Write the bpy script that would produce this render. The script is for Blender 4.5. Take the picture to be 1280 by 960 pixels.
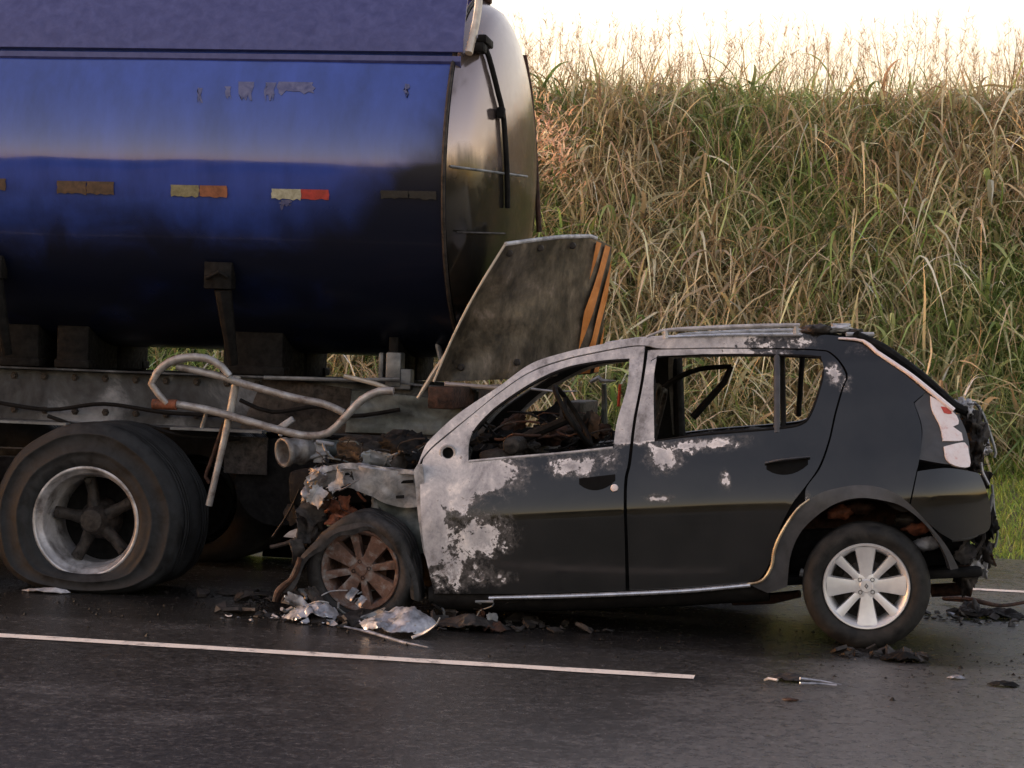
import bpy, bmesh, math, random
import numpy as np
from mathutils import Vector, Matrix
from mathutils.geometry import delaunay_2d_cdt

rng = np.random.default_rng(7); random.seed(7)
PI = math.pi; R = math.radians
for o in list(bpy.data.objects): bpy.data.objects.remove(o)
SC = bpy.context.scene
C = SC.collection

# ------------------------------------------------------------ camera, sky, sun, exposure
FPX = 2500.0; CAM_H = 1.38; PITCH = math.atan(29/FPX); ROLL = 0.036
fw = Vector((0, math.cos(PITCH), -math.sin(PITCH)))
r0 = Vector((1, 0, 0)); u0 = r0.cross(fw)
rt = r0*math.cos(ROLL) + u0*math.sin(ROLL)
up = -r0*math.sin(ROLL) + u0*math.cos(ROLL)
cam_d = bpy.data.cameras.new('camera'); cam = bpy.data.objects.new('camera', cam_d); C.objects.link(cam)
m = Matrix.Identity(4)
for i, a in enumerate((rt, up, -fw)):
    for k in range(3): m[k][i] = a[k]
m.translation = (0, 0, CAM_H)
cam.matrix_world = m
cam_d.sensor_width = 36; cam_d.lens = 36*FPX/1280; cam_d.clip_end = 2000; cam_d.clip_start = 0.1
SC.camera = cam
SC.render.resolution_x = 1024; SC.render.resolution_y = 768
SUN_EL = R(4.0); SUN_AZ = R(-73.0)        # just above the horizon, off to the left behind the truck
w = bpy.data.worlds.new('World'); SC.world = w; w.use_nodes = True
nt = w.node_tree; bg = nt.nodes['Background']
sky = nt.nodes.new('ShaderNodeTexSky'); sky.sky_type = 'NISHITA'; sky.sun_disc = False
sky.sun_elevation = SUN_EL; sky.sun_rotation = SUN_AZ
sky.air_density = 1.0; sky.dust_density = 2.0; sky.ozone_density = 0.5
wb = nt.nodes.new('ShaderNodeMix'); wb.data_type = 'RGBA'; wb.blend_type = 'MULTIPLY'; wb.inputs[0].default_value = 1
wb.inputs[7].default_value = (1.13, 0.90, 0.95, 1)      # dusk white balance, the same over the whole sky
nt.links.new(sky.outputs[0], wb.inputs[6]); nt.links.new(wb.outputs[2], bg.inputs[0]); bg.inputs[1].default_value = 0.15
sun_d = bpy.data.lights.new('sun', 'SUN'); sun_d.energy = 0.8; sun_d.angle = R(0.6); sun_d.color = (1.0, 0.84, 0.66)
sun = bpy.data.objects.new('sun', sun_d); C.objects.link(sun)
sd = Vector((math.sin(SUN_AZ)*math.cos(SUN_EL), math.cos(SUN_AZ)*math.cos(SUN_EL), math.sin(SUN_EL)))
sun.rotation_euler = sd.to_track_quat('Z', 'Y').to_euler()
vs = SC.view_settings
vs.view_transform = 'Standard'; vs.look = 'None'; vs.gamma = 1; vs.exposure = 2.5; vs.use_curve_mapping = False

# ------------------------------------------------------------ material helpers
def mat(name):
    m = bpy.data.materials.new(name); m.use_nodes = True
    n = m.node_tree; b = n.nodes['Principled BSDF']
    return m, n, b
def nd(n, t, **kw):
    x = n.nodes.new(t)
    for k, v in kw.items():
        if k.startswith('i_'): x.inputs[k[2:].replace('_', ' ')].default_value = v
        else: setattr(x, k, v)
    return x
def noise(n, scale, detail=5, rough=0.6, coord=None, dist=0.0, sc=None):
    t = nd(n, 'ShaderNodeTexNoise'); t.inputs['Scale'].default_value = scale
    t.inputs['Detail'].default_value = detail; t.inputs['Roughness'].default_value = rough
    t.inputs['Distortion'].default_value = dist
    tc = nd(n, 'ShaderNodeTexCoord'); src = tc.outputs['Object']
    if sc:
        mp = nd(n, 'ShaderNodeMapping'); mp.inputs['Scale'].default_value = sc
        n.links.new(src, mp.inputs[0]); src = mp.outputs[0]
    n.links.new(src, t.inputs['Vector'])
    return t.outputs['Fac']
def ramp(n, fac, stops):
    r = nd(n, 'ShaderNodeValToRGB'); el = r.color_ramp.elements
    while len(el) < len(stops): el.new(0.5)
    for e, (p, c) in zip(el, stops):
        e.position = p; e.color = (*c, 1) if len(c) == 3 else c
    n.links.new(fac, r.inputs[0]); return r.outputs['Color']
def mrange(n, fac, a, b, c=0.0, d=1.0, smooth=True):
    x = nd(n, 'ShaderNodeMapRange'); x.interpolation_type = 'SMOOTHSTEP' if smooth else 'LINEAR'
    for i, v in zip((1, 2, 3, 4), (a, b, c, d)): x.inputs[i].default_value = v
    n.links.new(fac, x.inputs[0]); return x.outputs[0]
def mth(n, op, a, b=None, clamp=False):
    x = nd(n, 'ShaderNodeMath', operation=op, use_clamp=clamp)
    for i, v in enumerate((a, b)):
        if v is None: continue
        if isinstance(v, (int, float)): x.inputs[i].default_value = v
        else: n.links.new(v, x.inputs[i])
    return x.outputs[0]
def mixc(n, fac, a, b):
    x = nd(n, 'ShaderNodeMix', data_type='RGBA')
    for i, v in ((0, fac), (6, a), (7, b)):
        if isinstance(v, (int, float)): x.inputs[i].default_value = v
        elif isinstance(v, tuple): x.inputs[i].default_value = (*v, 1)
        else: n.links.new(v, x.inputs[i])
    return x.outputs[2]
def bump(n, b, h, strength=0.3, dist=0.01):
    x = nd(n, 'ShaderNodeBump'); x.inputs['Strength'].default_value = strength; x.inputs['Distance'].default_value = dist
    n.links.new(h, x.inputs['Height']); n.links.new(x.outputs[0], b.inputs['Normal'])
def attr(n, name):
    a = nd(n, 'ShaderNodeAttribute'); a.attribute_name = name; return a
def rough_mat(name, c1, c2, rough=(0.5, 0.8), scale=12, metal=0.0, bmp=0.25, bd=0.006, stops=None, spec=0.5):
    m, n, b = mat(name)
    f = noise(n, scale, 7, 0.65, dist=0.4)
    col = ramp(n, f, stops or [(0.32, c1), (0.68, c2)]); n.links.new(col, b.inputs['Base Color'])
    g = noise(n, scale*2.3, 5)
    n.links.new(mrange(n, g, 0.3, 0.7, *rough), b.inputs['Roughness'])
    b.inputs['Metallic'].default_value = metal; b.inputs['Specular IOR Level'].default_value = spec
    if bmp: bump(n, b, f, bmp, bd)
    return m

M = {}
M['soot'] = rough_mat('soot', (0.003, 0.003, 0.0035), (0.012, 0.0115, 0.0115), (0.6, 0.95), 14, spec=0.15)
M['black'] = rough_mat('deep_black', (0.0012, 0.0012, 0.0013), (0.003, 0.003, 0.003), (0.5, 0.7), 14, spec=0.1)
M['char'] = rough_mat('charred_metal', (0.006, 0.0055, 0.0055), (0.055, 0.047, 0.043), (0.45, 0.8), 22, 0.2, 0.5, spec=0.3)
M['ash'] = rough_mat('ash_metal', (0.16, 0.16, 0.17), (0.5, 0.5, 0.52), (0.45, 0.75), 16, 0.15, 0.35)
M['alu'] = rough_mat('melted_aluminium', (0.07, 0.07, 0.075), (0.48, 0.48, 0.52), (0.3, 0.6), 12, 0.5, 0.35, 0.008)
M['rust'] = rough_mat('rust', (0.05, 0.016, 0.008), (0.24, 0.075, 0.035), (0.6, 0.95), 26, 0.0, 0.5)
M['darkrust'] = rough_mat('dark_rust', (0.010, 0.007, 0.006), (0.075, 0.036, 0.024), (0.55, 0.9), 24, 0.1, 0.4, spec=0.25)
M['steel'] = rough_mat('dusty_steel', (0.07, 0.075, 0.08), (0.26, 0.27, 0.28), (0.4, 0.7), 7, 0.3, 0.2)
M['pipe'] = rough_mat('bare_pipe', None, None, (0.35, 0.65), 11, 0.45, 0.2, 0.004,
                      [(0.3, (0.08, 0.05, 0.04)), (0.45, (0.25, 0.23, 0.22)), (0.7, (0.42, 0.43, 0.44))])
M['rail'] = rough_mat('scorched_rail', None, None, (0.45, 0.75), 2.6, 0.2, 0.15, 0.005,
                      [(0.34, (0.016, 0.017, 0.020)), (0.5, (0.055, 0.062, 0.072)), (0.60, (0.17, 0.185, 0.21)), (0.74, (0.30, 0.32, 0.36))], 0.3)
M['green_steel'] = rough_mat('scorched_green_steel', (0.03, 0.035, 0.035), (0.13, 0.15, 0.145), (0.4, 0.7), 9, 0.2, 0.3)
M['red'] = rough_mat('red_plastic', (0.35, 0.03, 0.015), (0.6, 0.06, 0.03), (0.3, 0.5), 12, 0, 0)
M['lens'] = rough_mat('melted_lens', None, None, (0.2, 0.5), 20, 0, 0.3, 0.006,
                      [(0.25, (0.5, 0.16, 0.14)), (0.42, (0.72, 0.62, 0.62)), (0.8, (0.8, 0.76, 0.78))])
M['housing'] = rough_mat('lamp_housing', (0.022, 0.022, 0.025), (0.05, 0.05, 0.055), (0.3, 0.5), 10, 0, 0.1)
M['plastic'] = rough_mat('black_plastic', (0.02, 0.02, 0.022), (0.045, 0.045, 0.048), (0.35, 0.55), 15, 0, 0.1)
M['cladding'] = rough_mat('arch_plastic', (0.022, 0.023, 0.026), (0.06, 0.06, 0.066), (0.3, 0.5), 9, 0, 0.08)
M['chrome'] = rough_mat('brushed_trim', (0.45, 0.46, 0.48), (0.75, 0.76, 0.78), (0.22, 0.4), 14, 0.8, 0.05)
M['copper'] = rough_mat('tinted_edge', (0.25, 0.15, 0.07), (0.7, 0.62, 0.45), (0.25, 0.4), 9, 0.6, 0.05)

def alloy():
    m, n, b = mat('silver_alloy'); b.inputs['Metallic'].default_value = 0.55
    f = noise(n, 40, 6); g = noise(n, 7, 4)
    c = ramp(n, g, [(0.3, (0.60, 0.60, 0.62)), (0.7, (0.82, 0.82, 0.84))]); n.links.new(c, b.inputs['Base Color'])
    n.links.new(mrange(n, f, 0.3, 0.7, 0.28, 0.45), b.inputs['Roughness']); return m
M['alloy'] = alloy()
M['burnt_alloy'] = rough_mat('burnt_alloy', None, None, (0.5, 0.85), 16, 0.2, 0.4, 0.006,
                             [(0.28, (0.03, 0.025, 0.024)), (0.5, (0.11, 0.06, 0.045)), (0.62, (0.16, 0.15, 0.15)), (0.8, (0.33, 0.32, 0.32))])
def rubber(name, dust):
    m, n, b = mat(name)
    f = noise(n, 13, 8, 0.7, dist=0.5); g = noise(n, 60, 4)
    c = ramp(n, f, [(0.38, (0.008, 0.008, 0.0085)), (0.7, dust)]); n.links.new(c, b.inputs['Base Color'])
    n.links.new(mrange(n, f, 0.3, 0.7, 0.55, 0.9), b.inputs['Roughness']); b.inputs['Specular IOR Level'].default_value = 0.25; bump(n, b, g, 0.25, 0.003); return m
M['tyre'] = rubber('tyre_rubber', (0.04, 0.039, 0.038))
M['truck_tyre'] = rubber('scorched_truck_tyre', (0.034, 0.036, 0.039))
M['burnt_tyre'] = rubber('burnt_tyre', (0.06, 0.058, 0.06))
M['truck_rim'] = rough_mat('scorched_rim', None, None, (0.3, 0.6), 8, 0.5, 0.15, 0.003,
                           [(0.3, (0.10, 0.085, 0.08)), (0.5, (0.42, 0.41, 0.42)), (0.75, (0.7, 0.69, 0.72))])

def car_paint():
    m, n, b = mat('burnt_black_paint')
    burn = attr(n, 'burn').outputs['Fac']
    big = noise(n, 9, 8, 0.68, dist=0.6); fine = noise(n, 38, 7, 0.7, dist=0.3); mid = noise(n, 17, 6, 0.6)
    v = mth(n, 'ADD', burn, mth(n, 'MULTIPLY', mth(n, 'SUBTRACT', big, 0.5), 1.9))
    v = mth(n, 'ADD', v, mth(n, 'MULTIPLY', mth(n, 'SUBTRACT', fine, 0.5), 0.8))
    mask = mrange(n, v, 0.50, 0.58)                       # bare ashy metal
    halo = mth(n, 'MULTIPLY', mrange(n, v, 0.02, 0.52), mrange(n, burn, 0.04, 0.35))   # dulled, scorched paint round it
    strk = noise(n, 4.5, 8, 0.68, dist=0.5, sc=(1, 1, 0.5))
    ash = ramp(n, mth(n, 'ADD', mth(n, 'MULTIPLY', strk, 0.75), mth(n, 'MULTIPLY', fine, 0.25)), [(0.37, (0.15, 0.145, 0.155)), (0.46, (0.33, 0.33, 0.36)), (0.54, (0.48, 0.475, 0.50)), (0.63, (0.76, 0.72, 0.71))])
    vor = nd(n, 'ShaderNodeTexVoronoi', feature='DISTANCE_TO_EDGE'); vor.inputs['Scale'].default_value = 34
    tcv = nd(n, 'ShaderNodeTexCoord'); wv = nd(n, 'ShaderNodeTexNoise'); wv.inputs['Scale'].default_value = 12; n.links.new(tcv.outputs['Object'], wv.inputs['Vector'])
    va_ = nd(n, 'ShaderNodeVectorMath', operation='MULTIPLY_ADD'); n.links.new(wv.outputs['Color'], va_.inputs[0]); va_.inputs[1].default_value = (0.12, 0.12, 0.12); n.links.new(tcv.outputs['Object'], va_.inputs[2]); n.links.new(va_.outputs[0], vor.inputs['Vector'])
    crack = mrange(n, vor.outputs['Distance'], 0.16, 0.02)
    low = attr(n, 'low').outputs['Fac']                   # blistered lower wing: coarse brown scale
    scar = mth(n, 'MAXIMUM', mrange(n, mth(n, 'ADD', fine, mth(n, 'MULTIPLY', low, 0.22)), 0.60, 0.70), mth(n, 'MULTIPLY', crack, mth(n, 'ADD', mth(n, 'MULTIPLY', low, 0.8), 0.0)))
    ash = mixc(n, mth(n, 'MULTIPLY', scar, 0.8), ash, (0.075, 0.055, 0.05))
    edge = mth(n, 'MULTIPLY', mrange(n, v, 0.50, 0.56), mrange(n, v, 0.80, 0.60))
    ash = mixc(n, mth(n, 'MULTIPLY', mth(n, 'MULTIPLY', edge, mrange(n, big, 0.45, 0.6)), 0.8), ash, (0.80, 0.79, 0.82))
    dirt = noise(n, 4, 6, 0.6)
    paint = ramp(n, dirt, [(0.35, (0.004, 0.0042, 0.005)), (0.72, (0.012, 0.012, 0.013))])
    paint = mixc(n, mth(n, 'MULTIPLY', mth(n, 'POWER', halo, 1.6), 0.85), paint, ramp(n, fine, [(0.38, (0.02, 0.018, 0.017)), (0.56, (0.10, 0.095, 0.098)), (0.68, (0.24, 0.23, 0.235))]))
    n.links.new(mixc(n, mask, paint, ash), b.inputs['Base Color'])
    pr = mth(n, 'ADD', mrange(n, dirt, 0.3, 0.75, 0.06, 0.14), mth(n, 'MULTIPLY', halo, 0.35))
    mx = nd(n, 'ShaderNodeMix'); n.links.new(mask, mx.inputs[0]); n.links.new(pr, mx.inputs[2]); mx.inputs[3].default_value = 0.62
    n.links.new(mx.outputs[0], b.inputs['Roughness'])
    h = mth(n, 'ADD', mth(n, 'MULTIPLY', mask, -0.5), mth(n, 'MULTIPLY', mth(n, 'MULTIPLY', fine, mask), 0.9))
    bump(n, b, h, 0.5, 0.004)
    b.inputs['Specular IOR Level'].default_value = 0.6
    return m
M['paint'] = car_paint()

def tank_mat():
    m, n, b = mat('tank_blue_paint')
    burn = attr(n, 'burn').outputs['Fac']
    f = noise(n, 2.2, 7, 0.6, dist=0.5); s = noise(n, 5, 7, 0.7, sc=(1, 1, 0.25)); fine = noise(n, 90, 3)
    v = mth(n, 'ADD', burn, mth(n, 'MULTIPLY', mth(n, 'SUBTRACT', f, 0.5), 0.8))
    soot = mrange(n, v, 0.25, 0.95)  # real soot plus the shade mirrored in the lower half, put into the colour
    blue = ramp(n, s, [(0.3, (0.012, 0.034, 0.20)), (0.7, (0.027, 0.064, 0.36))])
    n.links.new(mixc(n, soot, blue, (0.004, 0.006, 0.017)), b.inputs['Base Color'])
    scuff = attr(n, 'scuff').outputs['Fac']
    n.links.new(mth(n, 'ADD', mrange(n, f, 0.3, 0.7, 0.07, 0.13), mth(n, 'MULTIPLY', soot, 0.22)), b.inputs['Roughness'])
    n.links.new(mth(n, 'SUBTRACT', 0.6, mth(n, 'MULTIPLY', soot, 0.55)), b.inputs['Coat Weight'])
    n.links.new(mth(n, 'SUBTRACT', 0.7, mth(n, 'MULTIPLY', soot, 0.4)), b.inputs['Specular IOR Level'])
    bump(n, b, fine, 0.04, 0.002)
    b.inputs['Coat Roughness'].default_value = 0.04
    return m
M['tank'] = tank_mat()
M['panel_blue'] = rough_mat('weathered_blue', (0.03, 0.036, 0.14), (0.06, 0.07, 0.21), (0.32, 0.5), 14, 0, 0.1)
def cap_mat():
    m, n, b = mat('polished_end_cap')
    tc = nd(n, 'ShaderNodeTexCoord'); sp = nd(n, 'ShaderNodeSeparateXYZ'); n.links.new(tc.outputs['Object'], sp.inputs[0])
    f = noise(n, 3, 7, 0.65, dist=0.5, sc=(1, 1, 0.25)); g = noise(n, 18, 5)
    hh = mth(n, 'ADD', sp.outputs['Z'], mth(n, 'MULTIPLY', mth(n, 'SUBTRACT', f, 0.5), 0.5))
    soot = mrange(n, hh, 2.52, 2.36)  # darker and less metallic below mid height
    strk = mrange(n, f, 0.52, 0.66)
    col = mixc(n, mth(n, 'MULTIPLY', strk, 0.6), (0.27, 0.22, 0.21), (0.07, 0.045, 0.035))
    n.links.new(mixc(n, soot, col, (0.012, 0.011, 0.010)), b.inputs['Base Color'])
    n.links.new(mth(n, 'MULTIPLY', mth(n, 'SUBTRACT', 1.0, soot), 0.75), b.inputs['Metallic'])
    n.links.new(mrange(n, g, 0.3, 0.7, 0.10, 0.22), b.inputs['Roughness']); bump(n, b, g, 0.03, 0.003); return m
M['cap_black'] = cap_mat()
M['scuff'] = rough_mat('pale_scuff', (0.035, 0.045, 0.14), (0.12, 0.13, 0.24), (0.3, 0.5), 30, 0, 0.1)
M['rw'] = rough_mat('reflector_white', (0.2, 0.2, 0.14), (0.46, 0.46, 0.37), (0.3, 0.5), 30, 0, 0.1)
M['rr'] = rough_mat('reflector_red', (0.2, 0.03, 0.025), (0.42, 0.05, 0.045), (0.3, 0.5), 30, 0, 0.1)
M['rb'] = rough_mat('reflector_burnt', (0.04, 0.028, 0.02), (0.11, 0.065, 0.04), (0.4, 0.7), 30, 0, 0.1)
M['rg'] = rough_mat('reflector_dulled', (0.12, 0.11, 0.06), (0.27, 0.25, 0.15), (0.4, 0.7), 30, 0, 0.1)
M['ro'] = rough_mat('reflector_orange', (0.14, 0.05, 0.025), (0.32, 0.13, 0.065), (0.4, 0.7), 30, 0, 0.1)
M['rd'] = rough_mat('reflector_black', (0.005, 0.005, 0.006), (0.016, 0.016, 0.015), (0.4, 0.7), 30, 0, 0.1)
M['cream'] = rough_mat('cream_edge', (0.35, 0.3, 0.24), (0.6, 0.55, 0.48), (0.3, 0.5), 10, 0.2, 0.1)

def plate_mat():
    m, n, b = mat('scorched_guard_plate')
    f0 = noise(n, 5, 9, 0.72, dist=0.3, sc=(1, 1, 0.7)); fs = noise(n, 40, 6, 0.7, sc=(1, 1, 0.08)); g = noise(n, 45, 6, 0.7)
    f = mth(n, 'ADD', mth(n, 'MULTIPLY', f0, 0.88), mth(n, 'MULTIPLY', fs, 0.12))
    c = ramp(n, f, [(0.36, (0.012, 0.010, 0.009)), (0.47, (0.05, 0.041, 0.030)), (0.58, (0.115, 0.094, 0.07)), (0.70, (0.26, 0.21, 0.18))])
    n.links.new(c, b.inputs['Base Color']); b.inputs['Metallic'].default_value = 0.3
    n.links.new(mrange(n, g, 0.3, 0.7, 0.28, 0.6), b.inputs['Roughness']); bump(n, b, g, 0.2, 0.004); return m
M['plate'] = plate_mat()
M['orange'] = rough_mat('orange_stripe', (0.35, 0.11, 0.015), (0.55, 0.2, 0.035), (0.4, 0.6), 12, 0, 0.1)

def asphalt():
    m, n, b = mat('asphalt')
    g = noise(n, 42, 5, 0.85); g2 = noise(n, 16, 6, 0.8); big = noise(n, 0.9, 7, 0.65, dist=0.6); mid = noise(n, 3.2, 7, 0.7, sc=(0.45, 1, 1))
    grain = mth(n, 'ADD', mth(n, 'MULTIPLY', g, 0.6), mth(n, 'MULTIPLY', g2, 0.4))
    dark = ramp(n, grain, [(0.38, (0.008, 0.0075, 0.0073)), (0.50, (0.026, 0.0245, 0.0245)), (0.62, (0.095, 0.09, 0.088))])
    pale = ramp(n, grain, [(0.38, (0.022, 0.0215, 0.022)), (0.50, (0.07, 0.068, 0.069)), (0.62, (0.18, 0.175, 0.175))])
    road_dark = attr(n, 'road_dark').outputs['Fac']                    # 1 = dark, soaked with fire water and soot, 0 = paler asphalt
    wv = mrange(n, mth(n, 'ADD', road_dark, mth(n, 'ADD', mth(n, 'MULTIPLY', mth(n, 'SUBTRACT', big, 0.5), 1.2), mth(n, 'MULTIPLY', mth(n, 'SUBTRACT', mid, 0.5), 0.7))), 0.3, 0.75)
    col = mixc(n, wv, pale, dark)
    soot = attr(n, 'sootfall').outputs['Fac']
    sv = mrange(n, mth(n, 'ADD', soot, mth(n, 'MULTIPLY', mth(n, 'SUBTRACT', mid, 0.5), 1.0)), 0.3, 0.8)
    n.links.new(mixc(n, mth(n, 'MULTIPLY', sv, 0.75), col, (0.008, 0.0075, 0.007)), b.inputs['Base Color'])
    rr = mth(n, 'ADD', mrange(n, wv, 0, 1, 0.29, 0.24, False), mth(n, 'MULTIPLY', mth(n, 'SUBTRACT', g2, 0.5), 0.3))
    n.links.new(rr, b.inputs['Roughness'])
    bump(n, b, mth(n, 'MULTIPLY', grain, mrange(n, wv, 0, 1, 1.0, 0.7, False)), 0.6, 0.012)
    b.inputs['Specular IOR Level'].default_value = 0.5
    return m
M['asphalt'] = asphalt()
def line_mat():
    m, n, b = mat('road_paint')
    g = noise(n, 120, 4, 0.7); f = noise(n, 9, 7, 0.7)
    v = mrange(n, mth(n, 'ADD', f, mth(n, 'MULTIPLY', g, 0.5)), 0.58, 0.74)
    c = mixc(n, v, (0.22, 0.2, 0.185), (0.72, 0.66, 0.60)); n.links.new(c, b.inputs['Base Color'])
    b.inputs['Roughness'].default_value = 0.55; bump(n, b, g, 0.3, 0.004); return m
M['line'] = line_mat()
def soil():
    m, n, b = mat('grassy_soil')
    f = noise(n, 1.2, 8, 0.7); g = noise(n, 30, 5, 0.7)
    c = ramp(n, f, [(0.35, (0.13, 0.10, 0.055)), (0.55, (0.11, 0.11, 0.045)), (0.75, (0.09, 0.13, 0.035))])
    n.links.new(c, b.inputs['Base Color']); b.inputs['Roughness'].default_value = 0.95; bump(n, b, g, 0.6, 0.03); return m
M['soil'] = soil()
def leaf_mat(name, trans):
    m, n, b = mat(name)
    a = attr(n, 'tint').outputs['Color']
    n.links.new(a, b.inputs['Base Color']); b.inputs['Roughness'].default_value = 0.55
    b.inputs['Specular IOR Level'].default_value = 0.3
    t = nd(n, 'ShaderNodeBsdfTranslucent'); n.links.new(a, t.inputs[0])
    mx = nd(n, 'ShaderNodeMixShader'); mx.inputs[0].default_value = trans
    n.links.new(b.outputs[0], mx.inputs[1]); n.links.new(t.outputs[0], mx.inputs[2])
    n.links.new(mx.outputs[0], n.nodes['Material Output'].inputs[0]); return m
M['leaf'] = leaf_mat('grass_leaf', 0.42); M['straw'] = leaf_mat('dry_straw', 0.32)

# ------------------------------------------------------------ object helpers
def tag(o, label=None, cat=None, group=None, kind=None):
    for k, v in (('label', label), ('category', cat), ('group', group), ('kind', kind)):
        if v: o[k] = v
    return o
def mesh_obj(name, verts, faces, material, parent=None, smooth=True, attrs=None, colors=None):
    me = bpy.data.meshes.new(name)
    me.from_pydata([tuple(map(float, v)) for v in verts], [], [tuple(map(int, f)) for f in faces])
    me.update()
    if smooth: me.polygons.foreach_set('use_smooth', [True]*len(me.polygons))
    for k, arr in (attrs or {}).items():
        a = me.attributes.new(k, 'FLOAT', 'POINT'); a.data.foreach_set('value', np.asarray(arr, dtype=np.float32))
    mats = material if isinstance(material, list) else [material]
    for mm in mats: me.materials.append(M[mm])
    o = bpy.data.objects.new(name, me); C.objects.link(o)
    if parent is not None: o.parent = parent
    return o
class MB:
    """collects shapes into one mesh"""
    def __init__(s): s.v = []; s.f = []
    def add(s, vs, fs):
        b = len(s.v); s.v += [tuple(p) for p in vs]; s.f += [tuple(i+b for i in f) for f in fs]; return s
    def tube(s, pts, r, n=10, flat=None):
        vs, fs = tube_geo(pts, r, n, flat); return s.add(vs, fs)
    def box(s, c, sz, rot=None):
        vs, fs = box_geo(c, sz, rot); return s.add(vs, fs)
    def sheet(s, grid, th):
        vs, fs = sheet_geo(grid, th); return s.add(vs, fs)
    def lathe(s, prof, c=(0, 0, 0), n=48, closed=False):
        vs, fs = lathe_geo(prof, c, n, closed); return s.add(vs, fs)
    def build(s, name, material, parent=None, smooth=True, bevel=0, **k):
        o = mesh_obj(name, s.v, s.f, material, parent, smooth, **k)
        if bevel:
            md = o.modifiers.new('bevel', 'BEVEL'); md.width = bevel; md.segments = 2; md.limit_method = 'ANGLE'
        if smooth: edge_split(o)
        return o
def edge_split(o, a=38):
    md = o.modifiers.new('split', 'EDGE_SPLIT'); md.split_angle = R(a)
def catmull(pts, step=0.03, closed=False):
    P = [Vector(p) for p in pts]; n = len(P); out = []
    rg = range(n if closed else n-1)
    for i in rg:
        p0 = P[(i-1) % n] if (closed or i > 0) else P[0]; p1 = P[i]; p2 = P[(i+1) % n]
        p3 = P[(i+2) % n] if (closed or i+2 < n) else P[-1]
        k = max(1, int((p2-p1).length/step))
        for j in range(k):
            t = j/k
            out.append(0.5*((2*p1)+(p2-p0)*t+(2*p0-5*p1+4*p2-p3)*t*t+(3*p1-p0-3*p2+p3)*t**3))
    if not closed: out.append(P[-1].copy())
    return out
def tube_geo(pts, r, n=10, flat=None):
    pts = [Vector(p) for p in pts]; k = len(pts)
    rs = r if isinstance(r, (list, tuple)) else [r]*k
    if len(rs) != k: rs = list(np.interp(np.linspace(0, 1, k), np.linspace(0, 1, len(rs)), rs))
    vs = []; fs = []; prev = None
    for i, p in enumerate(pts):
        t = (pts[min(i+1, k-1)]-pts[max(i-1, 0)])
        t = t.normalized() if t.length > 1e-9 else Vector((0, 0, 1))
        if prev is None:
            a = Vector((0, 0, 1)) if abs(t.z) < 0.9 else Vector((1, 0, 0)); x = t.cross(a).normalized()
        else: x = (prev - t*prev.dot(t)).normalized()
        prev = x; y = t.cross(x)
        fl = flat or 1.0
        for j in range(n):
            a = 2*PI*j/n; vs.append(p + x*math.cos(a)*rs[i] + y*math.sin(a)*rs[i]*fl)
    for i in range(k-1):
        for j in range(n):
            fs.append((i*n+j, i*n+(j+1) % n, (i+1)*n+(j+1) % n, (i+1)*n+j))
    fs.append(tuple(range(n))[::-1]); fs.append(tuple((k-1)*n+j for j in range(n)))
    return vs, fs
def box_geo(c, sz, rot=None):
    c = Vector(c); h = Vector(sz)/2; vs = []
    for dx in (-1, 1):
        for dy in (-1, 1):
            for dz in (-1, 1):
                p = Vector((dx*h.x, dy*h.y, dz*h.z))
                if rot: p = rot @ p
                vs.append(c+p)
    return vs, [(0, 1, 3, 2), (4, 6, 7, 5), (0, 4, 5, 1), (2, 3, 7, 6), (0, 2, 6, 4), (1, 5, 7, 3)]
def sheet_geo(grid, th):
    """grid[i][j] of points -> a sheet with thickness"""
    a, b = len(grid), len(grid[0]); G = [[Vector(p) for p in row] for row in grid]
    N = [[None]*b for _ in range(a)]
    for i in range(a):
        for j in range(b):
            d1 = G[min(i+1, a-1)][j]-G[max(i-1, 0)][j]; d2 = G[i][min(j+1, b-1)]-G[i][max(j-1, 0)]
            nn = d1.cross(d2); N[i][j] = nn.normalized() if nn.length > 1e-12 else Vector((0, -1, 0))
    vs = [G[i][j] for i in range(a) for j in range(b)] + [G[i][j]+N[i][j]*th for i in range(a) for j in range(b)]
    fs = []; o = a*b
    for i in range(a-1):
        for j in range(b-1):
            q = (i*b+j, i*b+j+1, (i+1)*b+j+1, (i+1)*b+j); fs.append(q); fs.append(tuple(o+k for k in q[::-1]))
    rim = [j for j in range(b)] + [i*b+b-1 for i in range(1, a)] + [(a-1)*b+j for j in range(b-2, -1, -1)] + [i*b for i in range(a-2, 0, -1)]
    for k in range(len(rim)):
        p, q = rim[k], rim[(k+1) % len(rim)]; fs.append((q, p, o+p, o+q))
    return vs, fs
def lathe_geo(prof, c, n=48, closed=False):
    """profile of (radius, y) turned about the y axis"""
    vs = []; fs = []; k = len(prof)
    for j in range(n):
        a = 2*PI*j/n
        for r, y in prof: vs.append((c[0]+r*math.cos(a), c[1]+y, c[2]+r*math.sin(a)))
    for j in range(n):
        j2 = (j+1) % n
        for i in range(k if closed else k-1):
            i2 = (i+1) % k
            fs.append((j*k+i, j*k+i2, j2*k+i2, j2*k+i))
    return vs, fs
def fbm(x, y, s=1.0, seed=0):
    v = 0; a = 1; t = 0
    for i in range(4):
        k = 2.03**i*s; v += a*(np.sin(x*k*1.7+seed*3.1+i*1.3+1.9*np.sin(y*k*0.9+i))*np.sin(y*k*1.5+seed*1.7+i*2.1+1.7*np.sin(x*k*0.8-i))); t += a; a *= 0.55
    return v/t

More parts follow.
